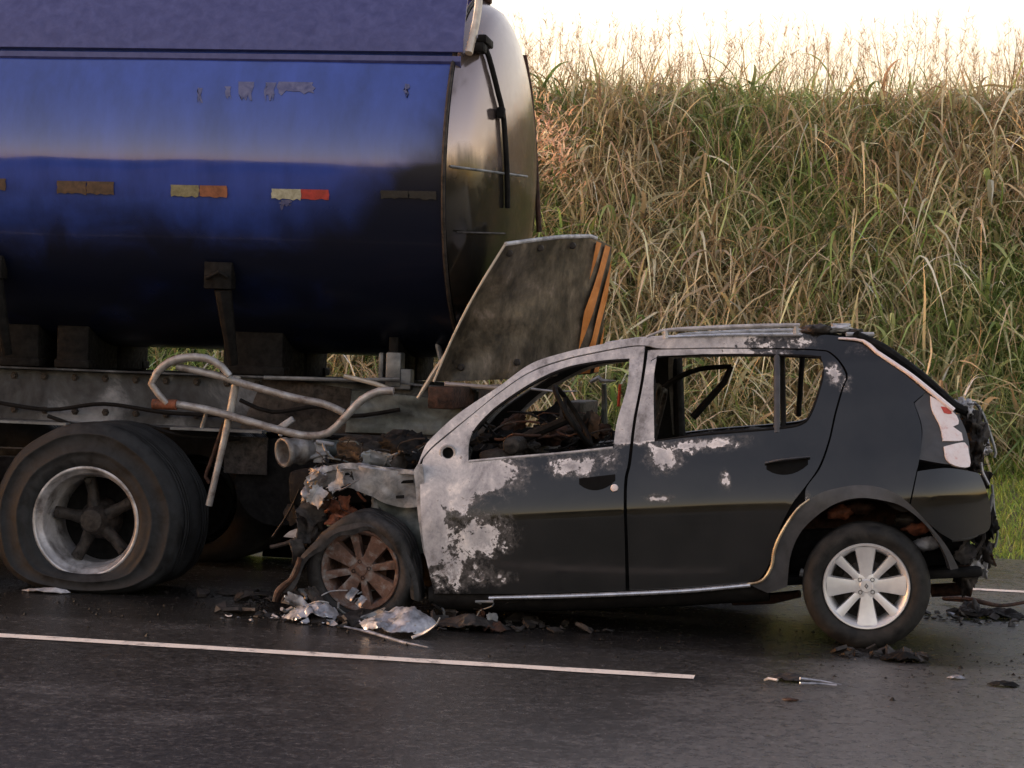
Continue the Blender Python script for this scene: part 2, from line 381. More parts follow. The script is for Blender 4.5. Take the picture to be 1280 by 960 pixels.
# ------------------------------------------------------------ frames: road (yawed 9 degrees), truck, car
YAW = R(-9.0)
def ray(px, py): return fw*FPX + rt*(px-640) + up*(480-py)
class Frame:
    def __init__(s, M4): s.M = M4; s.I = M4.inverted(); s.o = s.I @ Vector((0, 0, CAM_H))
    def pix(s, px, py, y):
        d = s.I.to_3x3() @ ray(px, py); t = (y-s.o.y)/d.y; return s.o + d*t
ROAD = Frame(Matrix.Translation((0, 10.28, 0)) @ Matrix.Rotation(YAW, 4, 'Z'))
def empty(name, frame):
    e = bpy.data.objects.new(name, None); C.objects.link(e); e.matrix_world = frame.M; e.empty_display_size = 0.3
    return e
RM = ROAD.M

# ------------------------------------------------------------ the setting: terrain, road, markings
def road_xy(u, v): p = RM @ Vector((u, v, 0)); return p.x, p.y
def terrain_z(v, u=0.0):
    base = np.interp(v, [-400, -60, -44, -36, -7, -5.6, 5.45, 6.2, 10, 13.2, 16, 30, 400], [4.5, 5.0, 4.6, -.1, -.08, -.03, -.03, 0.03, .55, 4.0, 4.35, 4.4, 4.4])
    return base
us = np.concatenate([[-500, -200, -80, -40], np.arange(-24, 24.1, 0.8), [40, 80, 200, 500]])
vsx = np.concatenate([[-500, -200, -80, -60, -52, -48, -44, -41, -38, -36, -20, -10, -7, -5.8, -5.4, 0, 5.3], np.arange(5.5, 16.1, 0.4), [20, 30, 80, 200, 500]])
V = []; Fc = []
for i, u in enumerate(us):
    for j, v in enumerate(vsx):
        z = float(terrain_z(v))
        if v > 5.6 and v < 35 and abs(u) < 41: z += 0.12*float(fbm(np.array(u), np.array(v), 0.7, 3))*min(1, (v-5.6)/3)
        if -70 < v < -38: z += 0.9*math.sin(u*0.35+v)+0.6*math.sin(u*0.83+1.3)+0.35*math.sin(u*1.9)
        p = RM @ Vector((u, v, z)); V.append(p)
nb = len(vsx)
for i in range(len(us)-1):
    for j in range(nb-1): Fc.append((i*nb+j, (i+1)*nb+j, (i+1)*nb+j+1, i*nb+j+1))
tag(mesh_obj('ground', V, Fc, 'soil'), kind='structure')
# road sheet with painted attributes for dark or pale asphalt and soot fallen round the wreck
ru = np.concatenate([[-300, -100, -40, -20], np.arange(-8, 8.01, 0.2), [20, 40, 100, 300]])
rv = np.concatenate([[-5.5], np.arange(-5.0, 5.3, 0.2), [5.5 ]])
V = []; Fc = []; road_dark = []; sootf = []
for u in ru:
    for v in rv:
        e = v + (0.08*math.sin(u*2.3)+0.05*math.sin(u*5.1) if v > 5.4 else 0)
        V.append(RM @ Vector((u, e, 0)))
        road_dark.append(0.72 - 0.55/(1+math.exp(-max(-20, min(20, (u-1.75-0.25*v)*4)))))
        d = max(0, abs(u+0.6)-2.6); dv = max(0, abs(v-0.6)-0.75)
        sootf.append(math.exp(-(d/0.7)**2-(dv/0.45)**2))
nb = len(rv)
for i in range(len(ru)-1):
    for j in range(nb-1): Fc.append((i*nb+j, (i+1)*nb+j, (i+1)*nb+j+1, i*nb+j+1))
tag(mesh_obj('road', V, Fc, 'asphalt', attrs={'road_dark': road_dark, 'sootfall': sootf}), kind='structure')
def marking(name, u0, u1, v, wd):
    n = max(2, int(min(60, (u1-u0)/0.2))); V = []; Fc = []
    for i in range(n+1):
        u = u0+(u1-u0)*i/n
        for s in (-1, 1): V.append(RM @ Vector((u, v+s*wd/2+0.004*math.sin(u*9+s), 0.004)))
    for i in range(n): Fc.append((2*i, 2*i+2, 2*i+3, 2*i+1))
    return tag(mesh_obj(name, V, Fc, 'line'), kind='structure')
def ground_uv(px, py):
    d = ray(px, py); p = Vector((0, 0, CAM_H)) + d*(-CAM_H/d.z); return ROAD.I @ p
a = ground_uv(0, 795); b_ = ground_uv(868, 847); lw = (ground_uv(400, 824)-ground_uv(400, 814)).length
a2 = ground_uv(430, 821)
marking('lane_marking', -14, b_.x, (a2.y+b_.y)/2, 0.115)
c_ = ground_uv(1255, 739)
marking('edge_marking', 2.2, 40, c_.y, 0.12)
pass  # print('LINE', a, a2, b_, c_, lw)

# ------------------------------------------------------------ TANKER TRUCK
TY = 1.72                                   # truck centre line, road frame
TRUCK = Frame(RM @ Matrix.Translation((-2.06, TY, 0)))
truck = empty('tanker_truck', TRUCK)
tag(truck, 'scorched dark blue tanker truck with a smashed rear end', 'truck')
NEAR = 0.485-TY                              # outer face of the near wheels
tp = TRUCK.pix
# tank
TA, TB, TZ = 1.15, 1.07, 2.45
def tsec(a):                                 # superellipse section, angle from +y
    c, s = math.cos(a), math.sin(a); e = 2/2.06
    return TA*math.copysign(abs(c)**e, c), TZ+TB*math.copysign(abs(s)**e, s)
rim_x = tp(553, 222, -TA).x
pass  # print('TRUCK rim', rim_x, 'bottom z', tp(540, 447, 0).z)
TL = -9.0
def cap_x(y, z):
    q = min(1.0, math.sqrt((abs(y)/TA)**2.06 + (abs(z-TZ)/TB)**2.06)) if True else 0
    return rim_x + 0.02 + 0.27*math.sqrt(max(0, 1-q**2.2))
NA, NL = 112, 60
V = []; Fc = []; bn = []; sf = []
xs = np.linspace(TL, rim_x, NL+1)
for x in xs:
    for k in range(NA):
        y, z = tsec(2*PI*k/NA)
        dent = 0.005*float(fbm(np.array(x), np.array(z+y), 1.1, 2))
        V.append((x, y*(1+dent), TZ+(z-TZ)*(1+dent)))
        bn.append(max(0, min(1.2, 0.95-(rim_x-x)/0.6)) * (0.55 if z > TZ else 1.1) + max(0, min(1, (2.6-z)/0.75))*0.95)  # burnt rear end; lower half darkened for both soot and shade
        sf.append(0)
for i in range(NL):
    for k in range(NA): Fc.append((i*NA+k, i*NA+(k+1) % NA, (i+1)*NA+(k+1) % NA, (i+1)*NA+k))
Fc.append(tuple(range(NA)))
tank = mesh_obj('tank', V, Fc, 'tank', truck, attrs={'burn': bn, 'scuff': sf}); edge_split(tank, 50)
# domed end
V = [(cap_x(0, TZ), 0, TZ)]; Fc = []
NR = 18
for i in range(1, NR+1):
    q = (i/NR)
    for k in range(NA):
        y, z = tsec(2*PI*k/NA); V.append((cap_x(y*q, TZ+(z-TZ)*q) + 0.004*float(fbm(np.array(y*q), np.array(z*q), 1.3, 5)), y*q*0.995, TZ+(z-TZ)*q*0.995))
for k in range(NA): Fc.append((0, 1+k, 1+(k+1) % NA))
for i in range(NR-1):
    for k in range(NA): Fc.append((1+i*NA+k, 1+(i+1)*NA+k, 1+(i+1)*NA+(k+1) % NA, 1+i*NA+(k+1) % NA))
cap = mesh_obj('end_cap', V, Fc, 'cap_black', truck)
# rolled rim where shell meets end
mb = MB(); ring = []
for k in range(NA+1):
    y, z = tsec(2*PI*k/NA); ring.append((rim_x+0.005, y*1.004, TZ+(z-TZ)*1.004))
mb.tube(ring, 0.012, 8); mb.build('rim_bead', 'char', truck)
def on_cap(px, py):
    best = None
    for y in np.linspace(-TA*0.99, TA*0.99, 240):
        p = tp(px, py, y); e = p.x-cap_x(p.y, p.z)
        if best is None or abs(e) < best[0]: best = (abs(e), p)
        if e > 0 and False: break
    return best[1]
mb = MB(); pts = [on_cap(*q)+Vector((0.018, -0.01, 0)) for q in ((592, 50), (603, 60), (611, 84), (619, 116), (625, 141), (628, 175), (630, 212), (631, 260))]
mb.tube(catmull(pts, 0.05), 0.016, 8); mb.build('rear_hose', 'soot', cap)
mb = MB(); mb.box(on_cap(620, 141)+Vector((0.03, 0, 0)), (0.04, 0.06, 0.06)); mb.build('hose_clip', 'soot', cap, bevel=0.006)
mb = MB(); pts = [on_cap(x, 207+(x-557)*0.135)+Vector((0.004, 0, 0)) for x in range(562, 664, 8)]
mb.tube(pts, 0.007, 6); mb.build('weld_seam', 'steel', cap)
mb = MB(); pts = [on_cap(x, 290+(x-560)*0.03)+Vector((0.004, 0, 0)) for x in range(570, 640, 10)]
mb.tube(pts, 0.006, 6); mb.build('weld_seam', 'char', cap)
# bracket at the top of the end: cross bar, clamp
p = on_cap(596, 52)
mb = MB(); mb.box(p+Vector((0.05, 0, 0.0)), (0.05, 0.24, 0.045)); mb.box(p+Vector((0.04, -0.08, -0.05)), (0.05, 0.12, 0.05)); mb.build('hose_bracket', 'soot', cap, bevel=0.008)
# handrail on the far edge of the end
yh = 0.86
pp = [tp(x, y, yh) for x, y in ((641, 72), (656, 71), (659, 92), (664, 130), (669, 200), (674, 290))]
mb = MB(); mb.tube(catmull(pp, 0.06), 0.018, 8); mb.build('handrail', 'darkrust', cap)
# top fittings: dome lid and vent
mb = MB(); q = tp(597, 18, -0.15); zt = TZ+TB
mb.box((q.x-0.02, q.y, zt+0.03), (0.10, 0.16, 0.16)); mb.box((q.x+0.05, q.y+0.03, zt+0.05), (0.05, 0.07, 0.14)); mb.tube([(q.x-.01, q.y-.02, zt+.09), (q.x-.01, q.y-.02, zt+.16)], 0.035, 10)
mb.build('vent_valve', 'darkrust', tank, bevel=0.01)
# walkway side panel along the top
pz0 = tp(300, 64, -0.95).z; pz1 = pz0+0.62; pxe = tp(581, 70, -0.93).x
G = []
for i in range(40):
    x = TL + (pxe-TL)*i/39; row = []
    for j in range(9):
        t = j/8; xx = x - (0.0 if i < 39 else t*0.02)
        row.append((xx, -0.985+0.33*t**1.25+0.003*math.sin(x*3+t*4), pz0+0.62*t))
    G.append(row)
mb = MB(); mb.sheet(G, 0.012); mb.build('walkway_panel', 'panel_blue', tank)
G = []
for i in range(40):
    x = TL + (pxe-0.01-TL)*i/39; G.append([(x, -0.995, pz0-0.02), (x, -1.0, pz0-0.05), (x, -0.97, pz0-0.09), (x, -0.94, pz0-0.1)])
mb = MB(); mb.sheet(G, 0.01); mb.build('walkway_lip', 'panel_blue', tank)
mb = MB(); e = [tp(x, y, -0.75) for x, y in ((566, -10), (583, 32), (582, 66))]
mb.tube(catmull([Vector((pxe+0.02, -0.66, pz0+0.55)), Vector((pxe+0.045, -0.83, pz0+0.25)), Vector((pxe+0.03, -0.97, pz0))], 0.05), 0.022, 8)
mb.build('panel_edge', 'cream', tank)
def tank_y(z):                                # near side of the section at height z
    q = min(0.999, abs(z-TZ)/TB); return -TA*(1-q**2.06)**(1/2.06)
def tank_pt(px, py, off=0.0):
    y = -TA
    for _ in range(8): p = tp(px, py, y); y = tank_y(p.z)
    return Vector((p.x, y-off, p.z))
def decal(x0, x1, y0, y1, name, material, parent, off=0.006, rag=0.0):
    G = []
    for i in range(9):
        row = []
        for j in range(5):
            px = x0+(x1-x0)*i/8; py = y0+(y1-y0)*j/4 + 0.02*(px-x0)
            if rag and (j == 4): py += random.uniform(-rag, rag)
            if rag and i in (0, 8): px += random.uniform(-rag, rag)*0.6
            row.append(tank_pt(px, py, off))
        G.append(row)
    mb = MB(); mb.sheet(G, 0.003); return mb.build(name, material, parent)
for (x0, x1, y0, y1, ma, mz) in ((72, 108, 226, 242, 'rb', 'rb'), (214, 249, 231, 245, 'rg', 'ro'), (340, 376, 236, 249, 'rw', 'rr'), (476, 511, 238, 248, 'rd', 'rd'), (-62, -28, 222, 236, 'rb', 'rb')):
    a1 = decal(x0, x1, y0, y1, 'reflector', ma, tank, 0.006, 1.5)
    decal(x1+0.5, x1+35, y0+0.7, y1+0.5, 'reflector', mz, tank, 0.006, 1.5)
for (x0, x1, y0, y1) in ((300, 316, 102, 122), (331, 343, 103, 122), (346, 392, 102, 116), (247, 252, 110, 128), (283, 288, 108, 120), (506, 510, 105, 120), (350, 364, 250, 258)):
    decal(x0, x1, y0, y1, 'scuff', 'scuff', tank, 0.003, 5)
# mounting brackets on the tank flank and its saddles
def bracket(px, py, w_, h_):
    p = tank_pt(px, py)
    mb = MB(); mb.box(p+Vector((0, -0.03, 0)), (w_, 0.09, h_)); mb.tube([p+Vector((-w_*.4, -.09, -.02)), p+Vector((w_*.1, -.1, .02)), p+Vector((w_*.4, -.09, -.01))], 0.012, 8)
    mb.tube([p+Vector((0.02, -0.03, -h_/2)), p+Vector((0.05, 0.12, -0.5))], [0.05, 0.03], 10)
    mb.build('side_bracket', 'soot', tank, bevel=0.008)
bracket(277, 345, 0.16, 0.15); bracket(-8, 334, 0.16, 0.13)
ztop = tp(150, 463, -0.43).z; zbot = tp(150, 531, -0.43).z
pass  # print('FRAME z', ztop, zbot)
def saddle(px, wx):
    x = tp(px, 445, -0.43).x
    for s in (-1, 1):
        yy = s*0.28
        mb = MB(); mb.box((x, yy, (ztop+1.62)/2), (wx, 0.5, 1.62-ztop)); mb.box((x, s*0.48, ztop+0.03), (wx*1.1, 0.12, 0.05))
        mb.build('saddle', 'soot', truck, bevel=0.01)
for px, wx in ((30, 0.26), (98, 0.2), (322, 0.36), (-190, 0.3), (-420, 0.4)): saddle(px, wx)
for px, wx in ((496, 0.06),): saddle(px, wx)
# chassis rails: C-sections, scorched
def rail(y, s):
    x0, x1 = TL, tp(600, 500, -0.43).x
    prof = [(0.0, zbot), (0.09*s, zbot), (0.09*s, zbot+0.010), (0.012*s, zbot+0.012), (0.012*s, ztop-0.012), (0.09*s, ztop-0.01), (0.09*s, ztop), (0.0, ztop)]
    n = 24; V = []; Fc = []
    for i in range(n+1):
        x = x0+(x1-x0)*i/n; bend = -0.05*max(0, (x-x1+0.8))**2
        for (dy, z) in prof: V.append((x, y+dy+0.006*math.sin(x*2.1), z+bend))
    k = len(prof)
    for i in range(n):
        for j in range(k): Fc.append((i*k+j, i*k+(j+1) % k, (i+1)*k+(j+1) % k, (i+1)*k+j))
    Fc.append(tuple(range(k))[::-1]); Fc.append(tuple(n*k+j for j in range(k)))
    return mesh_obj('chassis_rail', V, Fc, 'rail', truck, smooth=False)
rail(-0.47, -1); rail(0.47, 1)
for x in (-4, -2.2, -0.9, 0.55, 1.6, 2.2):
    mb = MB(); mb.box((x, 0, (ztop+zbot)/2), (0.12, 0.9, 0.16)); mb.build('cross_member', 'char', truck, bevel=0.01)
bolt0 = None
for px in list(range(-20, 330, 38)):
    for yy in (474, 516):
        q = tp(px, yy+(px-150)*0.036, -0.486)
        if bolt0 is None:
            mb = MB(); mb.lathe([(0.0, -0.016), (0.013, -0.016), (0.015, -0.006), (0.024, -0.004), (0.024, 0.004)], (0, 0, 0), 6); bolt0 = mb.build('bolt', 'char', truck, smooth=False); bolt0.location = q
        else:
            o = bolt0.copy(); C.objects.link(o); o.parent = truck; o.location = q
for k_, L in enumerate((((-20, 500), (60, 512), (130, 505), (210, 516), (300, 520)), ((60, 520), (110, 535), (170, 530), (230, 545), (300, 548)), ((300, 500), (340, 515), (400, 508), (440, 520), (500, 512)))):
    mb = MB(); mb.tube(catmull([tp(x, y, -0.56-0.02*k_) for x, y in L], .06), 0.012, 8); mb.build('air_hose', 'soot', truck)
# flange strip on outriggers (lower line) and grey deposits
mb = MB(); p0 = tp(-60, 524, -0.62); p1 = tp(86, 530, -0.62); mb.box((p0+p1)/2, ((p1-p0).length, 0.10, 0.014)); mb.build('flange_strip', 'steel', truck)
mb = MB(); p0 = tp(216, 535, -0.62); p1 = tp(330, 540, -0.62); mb.box((p0+p1)/2, ((p1-p0).length, 0.10, 0.014)); mb.build('flange_strip', 'steel', truck)
# wheels (tyre > flat at the bottom)
def truck_wheel(x, y, side, first, near=True):
    """outer dual + inner dual as one turning wheel; y = outer face"""
    s = side
    wob = empty_part('wheel', truck)
    Rt = 0.555; zc = 0.395
    prof = [(0.300, 0.035), (0.312, 0.016), (0.328, 0.006), (0.334, 0.0), (0.36, -0.004), (0.385, -0.008), (0.389, -0.013), (0.400, -0.013), (0.404, -0.008), (0.45, -0.008), (0.486, -0.005), (0.490, -0.010), (0.499, -0.008), (0.503, 0.002), (0.525, 0.014), (0.545, 0.036), (Rt, 0.058)]
    for g in (0.09, 0.135, 0.18): prof += [(Rt, g-0.008), (Rt-0.012, g-0.006), (Rt-0.012, g+0.006), (Rt, g+0.008)]
    prof += [(Rt, 0.205), (0.53, 0.23), (0.44, 0.258), (0.36, 0.262), (0.30, 0.235)]
    for k, off in enumerate((0.0, 0.315)):
        vs, fs = lathe_geo(prof, (0, off, 0), 88)
        out = []
        for (vx, vy, vz) in vs:
            rr = math.hypot(vx, vz); ang = math.atan2(vz, vx)
            lump = 1+0.006*math.sin(ang*5+1)+0.004*math.sin(ang*11+vy*9)
            if rr > 0.33: vx *= lump; vz *= lump
            if rr > 0.31:
                lim = -zc+0.002
                if vz < -0.27:
                    t = min(1.0, (-0.27-vz)/(Rt-0.03-0.27)); vz = -0.27 - t*(zc-0.272)
                    if vy-off < 0.1: vy -= 0.06*t*(1-0.7*t)
                    else: vy += 0.02*t
                    vx *= 1+0.15*t*t
            out.append((x+vx, y+s*vy, zc+vz))
        if s < 0: fs = [f[::-1] for f in fs]
        o = mesh_obj('tyre', out, fs, 'truck_tyre', wob)
    rp = [(0.300, 0.05), (0.318, 0.03), (0.312, 0.016), (0.299, 0.012), (0.293, 0.02), (0.288, 0.05), (0.272, 0.06), (0.268, 0.075), (0.262, 0.09), (0.258, 0.16), (0.246, 0.175), (0.243, 0.19), (0.238, 0.30), (0.25, 0.52)]
    vs, fs = lathe_geo([(r_, s*yy) for r_, yy in rp], (x, y, zc), 72)
    mesh_obj('rim', vs, fs, 'truck_rim', wob)
    mb = MB()
    mb.lathe([(0.0, s*0.10), (0.045, s*0.10), (0.062, s*0.105), (0.066, s*0.13), (0.075, s*0.14), (0.085, s*0.17), (0.105, s*0.2), (0.12, s*0.3), (0.0, s*0.31)], (x, y, zc), 28)
    for k in range(5):
        a = R(100)+2*PI*k/5; d = Vector((math.cos(a), 0, math.sin(a)))
        c0 = Vector((x, y+s*0.19, zc))
        mb.tube([c0+d*0.07, c0+d*0.16+Vector((0, s*0.01, 0)), c0+d*0.245+Vector((0, -s*0.01, 0))], [0.042, 0.033, 0.036], 10)
        mb.tube([c0+d*0.225+Vector((0, -s*0.05, 0)), c0+d*0.225+Vector((0, s*0.02, 0))], 0.017, 6)
    mb.build('hub', 'char', wob)
    mb = MB(); mb.lathe([(0.0, s*0.33), (0.244, s*0.33), (0.244, s*0.36), (0.0, s*0.36)], (x, y, zc), 32); mb.build('brake_drum', 'soot', wob)
def empty_part(name, parent):
    e = bpy.data.objects.new(name, None); C.objects.link(e); e.parent = parent; e.empty_display_size = 0.2; return e
wx = tp(105, 657, NEAR).x
pass  # print('WHEEL', wx, tp(108, 657, NEAR).z)
truck_wheel(wx, NEAR, 1, True); truck_wheel(wx, -NEAR, -1, False)
truck_wheel(wx-1.32, NEAR, 1, False); truck_wheel(wx-1.32, -NEAR, -1, False)
for xx in (wx, wx-1.32):
    mb = MB(); mb.tube([(xx, -0.75, 0.42), (xx, 0.75, 0.42)], 0.075, 14)
    mb.lathe([(0.0, -0.2), (0.14, -0.16), (0.2, 0), (0.14, 0.16), (0.0, 0.2)], (xx, 0, 0.42), 20); mb.build('axle', 'soot', truck)
for yy in (-0.47, 0.47):
    mb = MB(); mb.box((wx-0.66, yy, 0.62), (1.2, 0.09, 0.16)); mb.build('leaf_spring', 'soot', truck, bevel=0.02)
# mud flaps, tool box
def flap(px0, px1, py0, py1, y, name, ma, th=0.012):
    a_ = tp(px0, py0, y); b2 = tp(px1, py1, y); G = []
    for i in range(8):
        row = []
        for j in range(8):
            s_, t_ = i/7, j/7
            row.append((a_.x+(b2.x-a_.x)*s_, y+0.02*math.sin(3*s_+2*t_)+0.03*t_*s_, a_.z+(b2.z-a_.z)*t_))
        G.append(row)
    mb = MB(); mb.sheet(G, th); return mb.build(name, ma, truck)
flap(280, 333, 545, 594, -0.55, 'mudguard_remnant', 'char')
xf = wx+0.72
for s in (1,):
    G = [[(xf+0.02*math.sin(j*.7), s*(0.62+0.6*i/7), 0.95-0.75*j/7) for j in range(8)] for i in range(8)]
    mb = MB(); mb.sheet(G, 0.014); mb.build('mud_flap', 'soot', truck)
for k_ in range(4):
    mb = MB(); mb.box((wx+2.05, 1.16, 0.115+0.24*k_), (3.4, 0.03, 0.225)); mb.build('light_block_board', 'soot', truck, bevel=0.006)  # boards added on the far side to block light under the truck
mb = MB(); mb.tube([(wx+0.9, -0.5, 0.62), (wx+0.9, 0.5, 0.62)], 0.26, 20); mb.build('air_tank', 'soot', truck)
mb = MB(); mb.box((wx+1.5, 0.2, 0.72), (0.9, 1.1, 0.34)); mb.build('spare_wheel_carrier', 'soot', truck, bevel=0.03)
# bent side-guard loop and its hanging struts
yl = NEAR+0.06
def P(pts, y, st=0.04): return catmull([tp(a_, b2, y if not isinstance(y, (list, tuple)) else 0) for a_, b2 in pts], st)
mb = MB(); mb.tube(P(((221, 458), (274, 470), (305, 480), (367, 497), (405, 505), (430, 516)), yl), 0.021, 12); mb.build('guard_tube', 'pipe', truck)
mb = MB(); mb.tube(P(((209, 505), (199, 494), (189, 480), (196, 466), (211, 453), (233, 447), (258, 448), (277, 458), (287, 470)), yl-0.03), [0.018, 0.022, 0.024, 0.022, 0.02], 12); mb.build('bent_loop', 'pipe', truck)
mb = MB(); mb.tube(P(((205, 503), (258, 512), (305, 525), (355, 539), (386, 545), (411, 541), (430, 523), (452, 500), (474, 489), (492, 489)), yl-0.01), 0.022, 12); mb.build('guard_tube', 'pipe', truck)
mb = MB(); mb.tube(P(((191, 505), (221, 506)), yl-0.015), 0.029, 12); mb.build('rubber_sleeve', 'rust', truck)
mb = MB(); mb.tube(P(((296, 470), (294, 483), (283, 537), (261, 632)), yl+0.03), [0.024, 0.022, 0.018, 0.02], 10); mb.build('hanging_strut', 'pipe', truck)
mb = MB(); mb.tube(P(((280, 528), (266, 570), (257, 596), (262, 604)), yl+0.07), 0.011, 8); mb.build('hanging_strut', 'darkrust', truck)
mb = MB(); mb.tube(P(((258, 516), (252, 535)), yl+0.05), 0.012, 8); mb.build('stub_bar', 'steel', truck)
# discharge pipe with coupling, lever
q0 = tp(353, 566, -0.95); q1 = tp(396, 560, -0.78)
def opentube(p0, p1, r, ri, name, ma):
    d = (p1-p0).normalized(); x = d.cross(Vector((0, 0, 1))).normalized(); y = d.cross(x); L = (p1-p0).length
    prof = [(ri, L*0.8), (ri, 0.01), (ri+0.006, 0.0), (r*1.12, 0.0), (r*1.14, 0.03), (r*1.0, 0.04), (r, L*0.45), (r*1.12, L*0.47), (r*1.12, L*0.58), (r, L*0.6), (r, L)]
    V = []; Fc = []; n = 28; k = len(prof)
    for j in range(n):
        a_ = 2*PI*j/n
        for rr, t in prof: V.append(p0 + d*t + x*math.cos(a_)*rr + y*math.sin(a_)*rr)
    for j in range(n):
        for i in range(k-1): Fc.append((j*k+i, j*k+i+1, ((j+1) % n)*k+i+1, ((j+1) % n)*k+i))
    return mesh_obj(name, V, Fc, ma, truck)
opentube(q0, q1, 0.075, 0.064, 'discharge_pipe', 'pipe')
mb = MB(); mb.tube([q1, tp(415, 562, -0.74), tp(460, 560, -0.72), tp(520, 556, -0.6)], [0.06, 0.055, 0.052, 0.05], 16); mb.build('drain_pipe', 'green_steel', truck)
mb = MB()
for (a_, b2) in (((383, 573), (412, 566)), ((395, 552), (418, 556)), ((378, 545), (400, 549))):
    mb.tube([tp(*a_, -0.88), tp(*b2, -0.86)], 0.014, 8)
mb.box(tp(402, 565, -0.82), (0.07, 0.1, 0.12)); mb.build('coupling_clamp', 'ash', truck, bevel=0.006)
mb = MB(); p0 = tp(357, 530, -0.92); mb.box(p0, (0.11, 0.03, 0.035), Matrix.Rotation(R(-35), 3, 'Y')); mb.tube([p0, tp(350, 545, -0.92)], 0.012, 8); mb.build('valve_lever', 'ash', truck, bevel=0.006)
# rear plate of the frame, cross beam, bumper uprights
def quad_sheet(c4, y4, name, ma, th=0.012, n=10, wob=0.01, frame=TRUCK, parent=None, seed=0, ragged=0.0):
    """c4 corner pixels tl, tr, br, bl with depth y4"""
    pc = [frame.pix(c[0], c[1], y) for c, y in zip(c4, y4)]; G = []
    nn = (pc[1]-pc[0]).cross(pc[3]-pc[0]).normalized()
    for i in range(n+1):
        row = []
        for j in range(n+1):
            s_, t_ = i/n, j/n
            p = pc[0]*(1-s_)*(1-t_)+pc[1]*s_*(1-t_)+pc[2]*s_*t_+pc[3]*(1-s_)*t_
            p = p + nn*(wob*float(fbm(np.array(s_*3), np.array(t_*3), 1.0, seed)))
            if ragged and (i in (0, n) or j in (0, n)): p = p+Vector((random.uniform(-1, 1), 0, random.uniform(-1, 1)))*ragged
            row.append(p)
        G.append(row)
    mb = MB(); mb.sheet(G, th); return mb.build(name, ma, parent if parent is not None else truck)
quad_sheet(((440, 488), (572, 500), (590, 545), (432, 540)), (-0.55,)*4, 'rear_gusset', 'green_steel', 0.02, 12, 0.03, seed=4)
quad_sheet(((330, 470), (440, 486), (436, 545), (300, 536)), (-0.50,)*4, 'rear_gusset', 'char', 0.02, 8, 0.03, seed=9)
mb = MB(); mb.tube([tp(330, 472, -0.6), tp(440, 475, -0.6), tp(500, 474, -0.6)], 0.012, 8); mb.build('air_line', 'steel', truck)
mb = MB(); mb.tube(P(((430, 470), (470, 480), (487, 487)), -0.66), 0.014, 8); mb.build('bent_bar', 'cream', truck)
mb = MB(); p0 = tp(494, 462, -0.5); mb.box(p0, (0.09, 0.12, 0.2)); mb.box(tp(505, 474, -0.5), (0.1, 0.1, 0.12)); mb.box(tp(478, 462, -0.4), (0.03, 0.1, 0.2)); mb.build('frame_bracket', 'steel', truck, bevel=0.01)
mb = MB(); a_ = tp(541, 400, -0.42); b2 = tp(552, 452, -0.42); mb.tube([a_, b2], 0.038, 10, 0.4); mb.build('support_strut', 'ash', truck)
mb = MB(); mb.tube(P(((592, 392), (560, 440), (541, 468), (522, 498)), -0.62), [0.008, 0.014, 0.016, 0.009], 8); mb.build('bent_trim_strip', 'cream', truck)
q2 = tp(560, 490, -0.3)
mb = MB(); mb.box((q2.x+0.12, 0, q2.z-0.02), (0.14, 2.3, 0.12)); mb.build('rear_cross_beam', 'darkrust', truck, bevel=0.012)
mb = MB(); p0 = tp(556, 480, -0.62); p1 = tp(640, 487, -0.5); mb.tube([p0, p1], 0.024, 8, 0.6); mb.build('bumper_edge_strip', 'lens', truck)
# peeled guard plate with hazard stripes: spans the tail of the truck, leaning
top = ((632, 306, -1.00), (660, 302, -0.80), (700, 297, -0.50), (738, 296, -0.25), (751, 301, -0.16), (765, 308, 0.0))
bot = ((543, 477, -1.00), (580, 476, -0.88), (640, 474, -0.6), (700, 470, -0.35), (735, 468, -0.16), (748, 466, 0.0))
def lerp_list(L, s_):
    x = s_*(len(L)-1); i = min(int(x), len(L)-2); t = x-i; return [L[i][k]*(1-t)+L[i+1][k]*t for k in range(3)]
def plate_pt(s_, t_):
    A_ = lerp_list(top, s_); B_ = lerp_list(bot, s_)
    px = A_[0]*(1-t_)+B_[0]*t_; py = A_[1]*(1-t_)+B_[1]*t_; y = A_[2]*(1-t_)+B_[2]*t_
    px -= 6*math.sin(PI*t_)*(1-s_)*1.0
    y += 0.07*math.sin(s_*11+0.6)*(0.25+0.75*t_) + 0.03*float(fbm(np.array(s_*3), np.array(t_*3), 1, 6))
    return tp(px, py, y)
G = [[plate_pt(i/30, j/24) for j in range(25)] for i in range(31)]
mb = MB(); mb.sheet(G, 0.01); plate = mb.build('rear_guard_plate', 'plate', truck)
mb = MB(); mb.tube([plate_pt(s_, 0)+Vector((0, 0, 0.004)) for s_ in np.linspace(0, 0.72, 30)], 0.012, 8); mb.build('folded_edge', 'ash', plate)
mb = MB(); mb.tube([plate_pt(0, t_)+Vector((-0.004, 0, 0)) for t_ in np.linspace(0, 1, 20)], 0.007, 8); mb.build('folded_edge', 'cream', plate)
def strip(f0, f1, n=14):
    G = []
    for i in range(n+1):
        t_ = i/n; (s0, s1) = f0(t_), f1(t_)
        G.append([plate_pt(s0+(s1-s0)*j/3, 0.03+0.96*t_)+Vector((0.010, -0.014, 0)) for j in range(4)])
    mb = MB(); mb.sheet(G, 0.002); mb.build('hazard_stripe', 'orange', plate)
